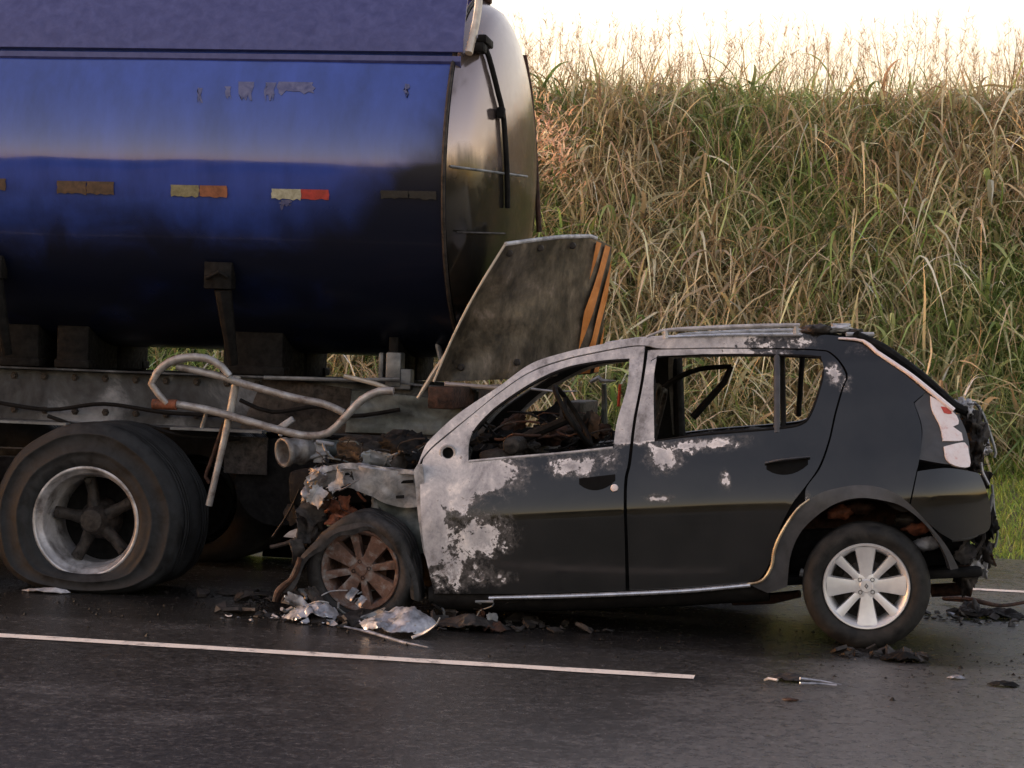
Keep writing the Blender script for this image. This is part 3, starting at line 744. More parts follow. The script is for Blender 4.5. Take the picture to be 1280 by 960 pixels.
for s0 in (0.70, 0.86, 1.02, 1.18, 1.34):
    lo, hi, sl_ = 0.70, 0.99, 0.30
    t0 = max(0.0, (s0-hi)/sl_); t1 = min(1.0, (s0+0.085-lo)/sl_)
    if t1 <= t0: continue
    fa_ = lambda q, t0=t0, t1=t1, s0=s0: min(hi, max(lo, s0-sl_*(t0+(t1-t0)*q)))
    fb_ = lambda q, t0=t0, t1=t1, s0=s0: min(hi, max(lo, s0+0.085-sl_*(t0+(t1-t0)*q)))
    G = []
    for i in range(15):
        q = i/14; t_ = 0.02+0.97*(t0+(t1-t0)*q); a_, b2 = fa_(q), fb_(q)+0.002
        G.append([plate_pt(a_+(b2-a_)*j/3, t_)+Vector((0.010, -0.014, 0)) for j in range(4)])
    mb = MB(); mb.sheet(G, 0.002); mb.build('hazard_stripe', 'orange', plate)
for (s_, t_) in ((0.08, 0.07), (0.3, 0.06), (0.5, 0.06), (0.14, 0.9), (0.4, 0.88)):
    mb = MB(); mb.lathe([(0.0, -0.014), (0.016, -0.012), (0.02, -0.004), (0.02, 0.006)], plate_pt(s_, t_)+Vector((0.004, -0.008, 0)), 10); mb.build('bolt_head', 'char', plate)

# ------------------------------------------------------------ BURNT CAR
PITCHC = R(-5.6)
rw = ROAD.pix(1083, 733, 0.0)
CAR = Frame(RM @ Matrix.Translation((rw.x, 0.86, 0)) @ Matrix.Rotation(PITCHC, 4, 'Y'))
car = empty('burnt_car', CAR)
tag(car, 'burnt-out black hatchback crushed under the rear of the tanker truck', 'car')
cp = CAR.pix
def hw(x, z):
    h = np.interp(z, [0.10, 0.22, 0.40, 0.58, 0.70, 0.745, 0.79, 0.86, 0.95, 1.02, 1.25, 1.46, 1.52, 1.7],
                     [0.79, 0.805, 0.825, 0.838, 0.846, 0.849, 0.844, 0.828, 0.803, 0.778, 0.70, 0.622, 0.58, 0.5])
    if x > 0.25: h -= 0.17*min(1.3, (x-0.25)/0.5)**2.2
    if x < -2.15: h -= 0.10*min(1.5, (-2.15-x)/0.5)**2
    # swelling over the rear arch
    h += 0.018*math.exp(-((x-0.0)/0.42)**2-((z-0.62)/0.22)**2)
    return float(h)
def c3(px, py, off=0.0):
    y = -0.84
    for _ in range(10): p = cp(px, py, y); y = -hw(p.x, p.z)-off
    return Vector((p.x, y, p.z))
def c2(px, py):
    p = c3(px, py); return (p.x, p.z)
pass  # print('CAR front wheel local', cp(450, 715, -0.78), 'roof', c2(906, 417), 'belt', c2(780, 565), 'sill', c2(700, 743), 'crease', c2(780, 605), 'tail', c2(1240, 640))
def resample(pts, step=0.02):
    """pts: (x,z[,corner]); smooth between corners"""
    n = len(pts); ci = [i for i, p in enumerate(pts) if len(p) > 2]
    if not ci: return [(p.x, p.y) for p in catmull([(a_[0], a_[1], 0) for a_ in pts], step, True)]
    out = []
    for k, i in enumerate(ci):
        j = ci[(k+1) % len(ci)]
        if j <= i: j += n
        seg = [(pts[t % n][0], pts[t % n][1], 0) for t in range(i, j+1)]
        out += [(p.x, p.y) for p in catmull(seg, step)][:-1]
    return out
def inside(poly, pts):
    poly = np.asarray(poly); x, y = pts[:, 0], pts[:, 1]; res = np.zeros(len(pts), bool)
    x1, y1 = poly[:, 0], poly[:, 1]; x2, y2 = np.roll(x1, -1), np.roll(y1, -1)
    for a_, b2, c_, d_ in zip(x1, y1, x2, y2):
        if b2 == d_: continue
        cond = ((b2 > y) != (d_ > y)) & (x < (c_-a_)*(y-b2)/(d_-b2)+a_); res ^= cond
    return res
def fill(poly, holes, res=0.03):
    pts = []; edges = []
    for lp in [poly]+holes:
        b0 = len(pts); pts += [Vector(p) for p in lp]; k = len(lp)
        edges += [(b0+i, b0+(i+1) % k) for i in range(k)]
    bd = np.array([(p.x, p.y) for p in pts])
    lo, hi = bd.min(0), bd.max(0)
    gx, gz = np.meshgrid(np.arange(lo[0]+res/2, hi[0], res), np.arange(lo[1]+res/2, hi[1], res))
    g = np.stack([gx.ravel(), gz.ravel()], 1); ok = inside(poly, g)
    for h in holes: ok &= ~inside(h, g)
    g = g[ok]
    if len(g):
        d = np.sqrt(((g[:, None, :]-bd[None])**2).sum(2)).min(1); g = g[d > res*0.45]
    pts += [Vector(p) for p in g]
    v, e, f, *_ = delaunay_2d_cdt(pts, edges, [], 0, 1e-5)
    va = np.array([(p.x, p.y) for p in v]); fa = np.array([t for t in f]); cen = va[fa].mean(1)
    ok = inside(poly, cen)
    for h in holes: ok &= ~inside(h, cen)
    return va, fa[ok]
# burn pattern blobs: centre px, radii px, strength
BL = []
for (px, py, rx, rz, s_) in ((552, 596, 48, 46, 1.25), (600, 596, 48, 20, 1.15), (635, 588, 26, 10, .75), (537, 655, 18, 60, 1.25), (590, 668, 44, 26, .78), (560, 700, 42, 36, .72), (600, 722, 38, 12, .62),
        (725, 582, 40, 13, .74), (757, 574, 20, 14, .6), (830, 574, 20, 15, .85), (880, 556, 44, 8, .72), (925, 549, 26, 5, .55), (824, 623, 15, 5, .9), (906, 600, 5, 10, .8), (1044, 468, 9, 14, .8), (1056, 478, 12, 12, .55),
        (990, 430, 30, 10, .5), (1075, 440, 26, 14, .28), (1003, 622, 12, 10, .35)):
    c = c2(px, py); BL.append((c[0], c[1], rx/246, rz/246, s_))
RZ = [c2(529, 563), c2(600, 520), c2(663, 474), c2(748, 452), c2(800, 450)]
xB0, xB1 = c2(771, 528)[0], c2(822, 500)[0]
beltline = (c2(590, 577), c2(1005, 531))
def belt(x): t = (x-beltline[0][0])/(beltline[1][0]-beltline[0][0]); return beltline[0][1]+(beltline[1][1]-beltline[0][1])*t
def burn_at(x, z):
    v = 0.0
    for (cx, cz, rx, rz, s_) in BL:
        v = max(v, s_*math.exp(-(((x-cx)/rx)**2+((z-cz)/rz)**2)*0.7))
    up_ = z-belt(x)
    if up_ > -0.02:
        f = 1.15 if x < xB1+0.02 else 1.15-(x-xB1-0.02)*1.2
        if x > xB1 and up_ < 0.36: f -= 0.55
        v = max(v, f*min(1, (up_+0.02)/0.05))
    return v
def panel(name, outline, holes, parent, ma='paint', off=0.0, th=0.012, res=0.032, side=-1, px=True, burn=True, surf=None):
    """outline/holes given as traced points -> car-local (x,z) -> laid on the body surface"""
    cv = (lambda q: (*c2(q[0], q[1]), *q[2:])) if px else (lambda q: q)
    po = resample([cv(q) for q in outline]); ho = [resample([cv(q) for q in h]) for h in holes]
    va, fa = fill(po, ho, res)
    V = [(x, side*((surf or hw)(x, z)+off), z) for x, z in va]
    d1 = va[fa[:, 1]]-va[fa[:, 0]]; d2 = va[fa[:, 2]]-va[fa[:, 0]]; cr = d1[:, 0]*d2[:, 1]-d1[:, 1]*d2[:, 0]
    F_ = [tuple(f) if (c*side < 0) else tuple(f[::-1]) for f, c in zip(fa, cr)]
    at = {'burn': [burn_at(x, z) if burn else 0.0 for x, z in va], 'low': [max(0.0, min(1.0, (0.62-(z-0.03*x))/0.16)) if x < xB0-0.2 else 0.0 for x, z in va]}
    o = mesh_obj(name, V, F_, ma, parent, attrs=at)
    md = o.modifiers.new('solid', 'SOLIDIFY'); md.thickness = th; md.offset = -1
    edge_split(o, 50)
    return o
FW = [(585, 576, 1), (589, 543), (617, 511), (663, 479), (704, 460), (748, 451), (787, 448, 1), (784, 482), (771, 528), (767, 559, 1), (675, 569)]
RWN = [(821, 445, 1), (923, 442), (1026, 445, 1), (1030, 466), (1024, 492), (1014, 519), (1003, 531), (973, 537), (877, 545), (818, 552, 1), (817, 477)]
FD = [(525, 592, 1), (526, 640), (531, 690), (543, 742, 1), (660, 742), (782, 738, 1), (781, 680), (780, 606), (785, 578), (791, 527), (801, 474), (806, 433, 1), (787, 434), (748, 441), (704, 451), (663, 466), (625, 491), (590, 519), (560, 544), (540, 561), (529, 574, 1)]
MH = [(560+8*math.cos(a_), 566+8*math.sin(a_)) for a_ in np.linspace(0, 2*PI, 10, endpoint=False)]
RD = [(787, 738, 1), (785, 680), (784, 606), (789, 578), (795, 527), (805, 474), (810, 438, 1), (830, 437), (906, 436), (1015, 438), (1040, 444), (1057, 468), (1052, 485), (1043, 517), (1035, 552), (1023, 584), (1005, 610), (990, 630), (975, 660), (966, 690), (958, 712), (945, 729, 1), (870, 734)]
BS = [(519, 590, 1), (529, 563), (538, 549), (573, 517), (625, 482), (663, 455), (704, 441), (748, 431), (792, 423), (830, 420), (906, 417), (1000, 417), (1048, 420), (1080, 425, 1), (1097, 439), (1136, 467), (1160, 488, 1), (1142, 503, 1), (1152, 537), (1149, 575), (1146, 587, 1), (1136, 632, 1), (1110, 616), (1075, 610), (1037, 616), (1008, 632, 1), (1007.5, 611), (1025.5, 585), (1037.5, 552), (1045.5, 517), (1054.5, 485), (1059.5, 467), (1041.5, 442.5), (1015, 436.3), (906, 434.3), (830, 435.4), (809, 432), (788, 432.3), (748, 439.2), (704, 449.2), (663, 464.2), (625, 489.4), (590, 517.5), (558.5, 542.6), (538.5, 559.5), (527, 573, 1)]
def outline_px(L): return L
for side in (-1, 1):
    fd = panel('front_door', FD, [FW, MH] if side < 0 else [FW], car, side=side)
    rd = panel('rear_door', RD, [RWN], car, side=side)
    bs = panel('body_side', BS, [], car, side=side)
    if side < 0: near_fd, near_rd, near_bs = fd, rd, bs
# window divider bar in the rear doors
for side, dr in ((-1, near_rd), (1, rd)):
    mb = MB(); pts = [Vector((c2(971, y)[0], side*(hw(*c2(971, y))-0.006), c2(971, y)[1])) for y in (440, 470, 500, 541)]
    mb.tube(pts, 0.017, 8, 0.6); o = mb.build('window_bar', 'cladding', dr)
# inner shell behind the seams
def grow(L, d, cx=None):
    return L
inner = [(522, 600, 1), (532, 570), (573, 521), (625, 486), (704, 445), (792, 427), (906, 421), (1048, 424), (1078, 428, 1), (1155, 490, 1), (1148, 580, 1), (1134, 640), (1075, 614), (1016, 634), (985, 680), (975, 725, 1), (870, 748), (700, 756), (550, 752, 1), (535, 700)]
IW1 = [(581, 580, 1), (585, 541), (614, 507), (661, 474), (704, 455), (748, 446), (790, 444, 1), (787, 482), (775, 528), (770, 563, 1), (675, 573)]
IW2 = [(815, 440, 1), (923, 438), (1028, 441, 1), (1034, 466), (1028, 492), (1018, 521), (1005, 535), (973, 541), (877, 549), (813, 556, 1), (812, 477)]
for side in (-1, 1):
    panel('inner_frame', inner, [IW1, IW2], car, 'soot', off=-0.035, th=0.03, side=side, res=0.06, burn=False)
# window sill seals and drip mouldings
for side, dr in ((-1, near_fd), (1, fd)):
    mb = MB(); pts = [Vector((c2(x, y)[0], side*(hw(*c2(x, y))-0.004), c2(x, y)[1])) for x, y in ((586, 577), (640, 572), (700, 567), (766, 560))]
    mb.tube(catmull(pts, .05), 0.009, 6); mb.build('sill_seal', 'ash', dr)
mb = MB(); mb.tube(catmull([c3(x, y, -0.008) for x, y in ((591, 541), (618, 512), (664, 481), (705, 462), (748, 453), (785, 450))], .04), 0.009, 6); mb.build('window_channel', 'soot', near_fd)
mb = MB(); mb.tube(catmull([c3(x, y, -0.008) for x, y in ((818, 548), (818, 477), (822, 447), (923, 444), (1025, 447), (1029, 466), (1023, 492), (1013, 518), (1002, 530), (973, 536), (877, 544), (819, 552))], .03), 0.008, 6); mb.build('window_channel', 'soot', near_rd)
# mirror mount ring
c = c3(560, 566); mb = MB(); mb.lathe([(0.030, 0.004), (0.030, -0.004), (0.040, -0.007), (0.046, 0.0)], c, 24); mb.build('mirror_mount', 'ash', near_fd)
mb = MB(); mb.lathe([(0.0, 0.03), (0.03, 0.03), (0.032, 0.0)], c, 20); mb.build('mirror_socket', 'soot', near_fd)
# door handles: black recess patch + pull
def handle(x0, y0, x1, y1, dr, pull):
    G = []
    for i in range(9):
        row = []
        for j in range(5):
            s_, t_ = i/8, j/4; px = x0+(x1-x0)*s_; py = y0+(y1-y0)*s_ + t_*17*math.sin(PI*(0.08+0.84*s_))**0.6
            p = c3(px, py, 0.002); row.append(p)
        G.append(row)
    mb = MB(); mb.sheet(G, -0.003); mb.build('recess_shade_patch', 'black', dr)  # flat black patch on the door, the recess shade put into its colour
    if pull:
        pts = [c3(x0-2, y0, 0.012), c3((x0*2+x1)/3, (2*y0+y1)/3-2, 0.034), c3((x0+2*x1)/3, (y0+2*y1)/3-2, 0.034), c3(x1+2, y1-2, 0.012)]
        mb = MB(); mb.tube(catmull(pts, 0.02), [0.010, 0.014, 0.014, 0.010], 10, 0.55); mb.build('door_handle', 'cladding', dr)
handle(724, 598, 769, 593, near_fd, False); handle(958, 579, 1010, 573, near_rd, True)
mb = MB(); p = c3(768, 610, 0.008); mb.lathe([(0.0, -0.012), (0.016, -0.010), (0.02, 0.0), (0.012, 0.02)], p, 14); mb.build('lock_cylinder', 'lens', near_fd)
# arch cladding of the rear wheel
CL = [(936, 730, 1), (952, 726), (964, 709), (968, 687), (978, 664), (996, 637), (1016, 621), (1037, 612), (1075, 606), (1110, 612), (1136, 629), (1168, 663), (1186, 687), (1198, 710, 1), (1188, 712, 1), (1180, 690), (1159, 658), (1130, 634), (1107, 626), (1075, 622), (1045, 629), (1018, 647), (999, 668), (988, 696), (984, 733, 1), (960, 741, 1)]
panel('arch_cladding', CL, [], car, 'cladding', off=0.018, th=0.05, res=0.03, burn=False)
panel('arch_cladding', CL, [], car, 'cladding', off=0.018, th=0.05, res=0.05, burn=False, side=1)
mb = MB(); mb.tube(catmull([c3(x, y, 0.022) for x, y in ((934, 730), (952, 726), (964, 709), (968, 687), (978, 664), (996, 637), (1012, 624))], .02), [0.006, 0.008, 0.009, 0.007, 0.004], 8); mb.build('arch_edge_glint', 'copper', car)  # yellowish reflection on the cladding edge, added as a tinted strip
# sill trim strip and rocker
for side in (-1, 1):
    pts = [Vector((c2(x, y)[0], side*(hw(*c2(x, y))+0.016), c2(x, y)[1])) for x, y in ((612, 747), (700, 745), (780, 742), (860, 738), (938, 731))]
    mb = MB(); mb.tube(catmull(pts, .05), [0.014, 0.018, 0.018, 0.018, 0.016], 10, 0.7); mb.build('sill_trim', 'chrome', car)
    sec = [(0.0, 0.0), (-0.03, -0.06), (-0.12, -0.08), (-0.3, -0.07), (-0.3, 0.05), (-0.02, 0.05)]
    V = []; Fc = []; P0 = [c2(x, y) for x, y in ((535, 747), (612, 749), (700, 748), (860, 741), (960, 735))]
    for (x, z) in P0:
        for dy, dz in sec: V.append((x, side*(hw(x, z)-0.008+dy), z+dz))
    k = len(sec)
    for i in range(len(P0)-1):
        for j in range(k): Fc.append((i*k+j, i*k+(j+1) % k, (i+1)*k+(j+1) % k, (i+1)*k+j))
    mesh_obj('rocker_panel', V, Fc, 'soot', car)
# floor pan, tunnel, tank
fz = c2(700, 748)[1]
mb = MB(); x0 = c2(540, 745)[0]; x1 = 0.62
mb.box(((x0+x1)/2, 0, fz+0.02), (x1-x0, 1.3, 0.05)); mb.box((x0+0.35, 0, fz+0.1), (0.5, 1.2, 0.14)); mb.box((0.1, 0, fz+0.16), (0.9, 1.1, 0.22)); mb.build('floor_pan', 'soot', car, bevel=0.02)
mb = MB(); q = cp(965, 748, -0.45); mb.tube([cp(915, 752, -0.5), q, cp(1000, 742, -0.5)], [0.02, 0.03, 0.02], 8); mb.build('exhaust_bracket', 'darkrust', car)
# roof skin between the rails
rx = np.linspace(c2(755, 430)[0], c2(1080, 425)[0], 30)
sil = [c2(x, y) for x, y in ((704, 441), (748, 431), (792, 423), (830, 420), (906, 417), (1000, 417), (1048, 420), (1080, 425), (1100, 432))]
sil = np.array(sil)
G = []; rb = []
for x in rx:
    z = float(np.interp(x, sil[:, 0], sil[:, 1])); h = hw(x, z)-0.006; row = []
    for t in np.linspace(-1, 1, 17):
        sag = -0.03*math.exp(-((x+0.7)/0.5)**2)*(1-t*t)
        row.append((x, t*h, z+0.030*(1-t*t)**0.7+sag+0.006*float(fbm(np.array(x*2), np.array(t*2), 1, 3))*(1-t*t)))
    G.append(row)
vs_, fs_ = sheet_geo(G, -0.01)
roof = mesh_obj('roof', vs_, fs_, 'paint', car, attrs={'burn': [max(0.2, 1.1-(v_[0]-rx[0])*0.75) for v_ in vs_]}); edge_split(roof)
# roof rails, drip strips, melted rear lump
for side in (-1, 1):
    def S(p): return Vector((p.x, p.y*(-side), p.z))
    pts = [S(cp(x, y, -0.60)) for x, y in ((808, 421), (827, 413.5), (877, 410.5), (940, 408), (1000, 406.5))]
    mb = MB(); mb.tube(catmull(pts, .05), [0.008, 0.015, 0.016, 0.016, 0.013], 8, 0.8)
    for (x, y) in ((832, 417), (995, 412)): mb.tube([S(cp(x, y-4, -0.6)), S(cp(x, y+6, -0.6))], 0.014, 8)
    mb.build('roof_rail', 'ash', car)
    mb = MB(); mb.tube(catmull([Vector((c2(x, y)[0], side*(hw(*c2(x, y))+0.002), c2(x, y)[1])) for x, y in ((830, 421.5), (906, 419), (960, 418.5), (1001, 418.5))], .05), [0.005, .009, .010, .009], 8); mb.build('drip_moulding', 'chrome', car)
def lump(c, r, name, ma, parent, seed=0, squash=(1, 1, 1), n=14, amp=0.5):
    V = []; Fc = []
    for i in range(n+1):
        th = PI*i/n
        for j in range(n*2):
            ph = PI*j/n; d = Vector((math.sin(th)*math.cos(ph), math.sin(th)*math.sin(ph), math.cos(th)))
            k = 1+amp*(0.6*float(fbm(np.array(d.x*2+seed), np.array(d.y*2+d.z*1.7-seed), 1.1, seed))+0.55*float(fbm(np.array(d.x*5+d.z*3), np.array(d.y*5-d.z*4+seed), 1.6, seed+2)))
            V.append(Vector(c)+Vector((d.x*squash[0], d.y*squash[1], d.z*squash[2]))*r*k)
    w2 = n*2
    for i in range(n):
        for j in range(w2): Fc.append((i*w2+j, (i+1)*w2+j, (i+1)*w2+(j+1) % w2, i*w2+(j+1) % w2))
    return mesh_obj(name, V, Fc, ma, parent)
lump(cp(1020, 413, -0.5), 0.05, 'melted_trim', 'char', roof, 3, (1.6, 1.5, 0.6)); lump(cp(1045, 412, -0.45), 0.045, 'melted_trim', 'ash', roof, 5, (1.7, 1.3, 0.45)); lump(cp(1066, 416, -0.45), 0.04, 'melted_trim', 'char', roof, 8, (1.5, 1.6, 0.5))
mb = MB(); mb.tube([cp(1040, 407, -0.35), cp(1062, 407, -0.3)], 0.012, 8); mb.tube([cp(1058, 418, -0.55), cp(1092, 418, -0.5)], 0.012, 8); mb.build('melted_trim', 'ash', roof)
# rear pillar flange and hatch frame
mb = MB(); mb.tube(catmull([c3(x, y, 0.006) for x, y in ((1048, 423), (1079, 426), (1096, 440), (1136, 467), (1162, 488), (1192, 513))], .04), [0.008, 0.014, 0.017, 0.016, 0.018, 0.02], 8, 0.7); mb.build('pillar_flange', 'lens', near_bs)
hp = [cp(x, y, -0.56) for x, y in ((1072, 420), (1104, 435), (1153, 471), (1194, 508), (1208, 514))]
mb = MB()
for s in (1, -1): mb.tube(catmull([Vector((p.x, p.y*s, p.z)) for p in hp], .05), 0.024, 8)
for k in (0, -1): mb.tube([hp[k], Vector((hp[k].x, 0, hp[k].z+0.02)), Vector((hp[k].x, -hp[k].y, hp[k].z))], 0.026, 8)
hatch = mb.build('tailgate', 'soot', car)
zb = cp(1215, 580, -0.5)
G = []
for i in range(15):
    t = -1+2*i/14
    G.append([(hp[-1].x-0.02+0.05*(1-t*t)+(0.04 if 1 <= j <= 3 else 0)+random.uniform(-.01, .01), t*0.56, hp[-1].z+(zb.z-0.1-hp[-1].z)*j/6+random.uniform(-.006, .006)) for j in range(7)])
mb = MB(); mb.sheet(G, 0.012); mb.build('hatch_skin', 'char', hatch)
mb = MB(); mb.tube(catmull([cp(x, y, -0.48) for x, y in ((1206, 509), (1218, 503), (1229, 519), (1239, 546), (1245, 566), (1243, 572))], .03), [0.012, 0.016, 0.013, 0.012, 0.012], 8, 0.6); mb.build('hatch_edge_strip', 'steel', hatch)
for i_, (x, y, r_, mm) in enumerate(((1215, 530, .05, 'char'), (1222, 552, .045, 'char'), (1210, 512, .035, 'ash'), (1229, 560, .03, 'alu'), (1200, 513, .03, 'ash'), (1218, 577, .04, 'char'))): lump(cp(x, y, -0.52), r_, 'melted_fitting', mm, hatch, i_+11, (0.9, 1.2, 1.3), 14, 1.4)
# tail lamp
TLm = [(1160, 489, 1), (1192, 513), (1203, 528), (1211, 552), (1213, 583, 1), (1182, 580), (1148, 574, 1), (1153, 537), (1143, 504, 1)]
lamp = panel('tail_lamp', TLm, [], car, 'housing', off=-0.004, th=0.03, res=0.03, burn=False)
LENS = [[(1163, 495, 1), (1180, 505), (1196, 520), (1198, 530), (1191, 533), (1202, 541), (1204, 550), (1179, 551, 1), (1175, 532), (1165, 512)], [(1180, 558, 1), (1206, 553), (1211, 566), (1212, 583), (1194, 582), (1183, 574)]]
for L in LENS: panel('lens', L, [], lamp, 'lens', off=0.008, th=0.02, res=0.015, burn=False)
panel('red_lens', [(1176, 508), (1187, 511), (1190, 517), (1180, 516)], [], lamp, 'red', off=0.011, th=0.012, res=0.01, burn=False)
panel('tail_lamp', TLm, [], car, 'housing', off=-0.004, th=0.03, res=0.05, burn=False, side=1)
# rear bumper: near corner, cross piece
BP = [(1147, 589, 1), (1182, 585), (1213, 589), (1224, 592, 1), (1232, 610), (1238, 635), (1236, 662), (1214, 671), (1192, 676, 1), (1170, 662), (1138, 632, 1)]
for side in (-1, 1): bpr = panel('rear_bumper', BP, [], car, 'paint', off=0.004, th=0.02, res=0.04, side=side, burn=False)
bx = cp(1236, 640, -0.55).x
G = []
for i in range(17):
    t = -1+2*i/16
    G.append([(bx-0.05+0.05*(1-t*t)+dx, t*0.60, z+random.uniform(-.008, .008)) for dx, z in ((-0.04, 0.80), (0.0, 0.74), (0.02, 0.62), (0.02, 0.5), (-0.03, 0.42))])
mb = MB(); mb.sheet(G, 0.015); mb.build('bumper_beam', 'char', car)
mb = MB(); mb.tube(catmull([cp(x, y, -0.6) for x, y in ((1190, 675), (1212, 672), (1226, 663), (1236, 640), (1241, 618))], .03), 0.018, 8, 0.6); mb.build('bumper_bracket', 'steel', car)
mb = MB(); mb.tube(catmull([cp(x, y, -0.5) for x, y in ((1240, 606), (1243, 640), (1247, 668), (1243, 684))], .03), 0.014, 8, 0.5); mb.build('bumper_bracket', 'steel', car)
mb = MB(); mb.tube(catmull([cp(x, y, -0.58) for x, y in ((1226, 578), (1228, 590), (1236, 606))], .03), 0.016, 8, 0.5); mb.build('bumper_bracket', 'ash', car)
for i_, (x, y, r_, mm) in enumerate(((1228, 690, .05, 'char'), (1218, 700, .045, 'ash'), (1236, 655, .05, 'soot'), (1208, 722, .05, 'char'), (1200, 705, .05, 'soot'))): lump(cp(x, y, -0.5), r_, 'melted_fitting', mm, car, i_+31, (0.8, 1.2, 1.3), 14, 1.4)
mb = MB(); mb.tube([cp(1165, 738, -0.35), cp(1205, 736, -0.4), cp(1215, 738, -0.4)], 0.035, 12); mb.build('silencer', 'darkrust', car)
# rear wheel well liner
rc = cp(1083, 733, -0.80)
V = []; Fc = []
for i, y in enumerate((-0.80, -0.50)):
    for k in range(21):
        a_ = R(8)+R(164)*k/20; V.append((rc.x+0.44*math.cos(a_), y, rc.z+0.47*math.sin(a_)))
for k in range(20): Fc.append((k, k+1, 21+k+1, 21+k))
V.append((rc.x, -0.50, rc.z)); Fc += [(21+k, 21+k+1, 42) for k in range(20)]
mesh_obj('wheel_well', V, Fc, 'darkrust', car)
for i_, (x, y, mm) in enumerate(((1050, 640, 'rust'), (1075, 634, 'darkrust'), (1145, 660, 'rust'), (1158, 680, 'ash'), (1135, 650, 'char'))): lump(cp(x, y, -0.62), 0.05, 'suspension_remnant', mm, car, i_+51, (1.4, 1, 0.7), 10, 0.6)
mb = MB(); mb.tube([cp(1000, 715, -0.66), cp(1010, 718, -0.66)], 0.02, 8); mb.build('suspension_remnant', 'ash', car)
# wheels
def rim_mesh(c, rot, rust):
    """8 spokes, wide and narrow by turns; outer face towards -y"""
    mb = MB(); cx, cy, cz = c
    mb.lathe([(0.196, 0.12), (0.203, 0.02), (0.213, 0.012), (0.217, 0.0), (0.213, -0.007), (0.206, -0.006), (0.198, 0.004), (0.190, 0.012), (0.183, 0.03), (0.175, 0.10), (0.17, 0.16)], c, 72)
    def spoke(a_, prof):
        L, Rr, L2, R2 = [], [], [], []
        ca, sa = math.cos(a_), math.sin(a_)
        for r_, h_, d_ in prof:
            for lst, s_, dd in ((L, -1, d_), (Rr, 1, d_), (L2, -1.12, d_+0.035), (R2, 1.12, d_+0.035)):
                lx, lz = r_, s_*h_
                lst.append((cx+lx*ca-lz*sa, cy+dd, cz+lx*sa+lz*ca))
        mid = [(cx+r_*ca, cy+d_-0.004, cz+r_*sa) for r_, h_, d_ in prof]
        n = len(prof); vs = L+mid+Rr+R2+L2; fs = []
        for i in range(n-1):
            fs += [(i, i+1, n+i+1, n+i), (n+i, n+i+1, 2*n+i+1, 2*n+i), (2*n+i, 2*n+i+1, 3*n+i+1, 3*n+i), (4*n+i, 4*n+i+1, i+1, i)]
        mb.add(vs, fs)
    for k in range(4):
        spoke(rot+k*PI/2, [(0.03, 0.026, 0.022), (0.07, 0.030, 0.020), (0.11, 0.036, 0.017), (0.15, 0.043, 0.012), (0.197, 0.052, 0.004)])
        spoke(rot+PI/4+k*PI/2, [(0.03, 0.016, 0.024), (0.07, 0.017, 0.022), (0.13, 0.019, 0.017), (0.197, 0.024, 0.006)])
    mb.lathe([(0.0, 0.014), (0.03, 0.014), (0.034, 0.018), (0.055, 0.019), (0.068, 0.022), (0.075, 0.04), (0.08, 0.07)], c, 40)
    return mb
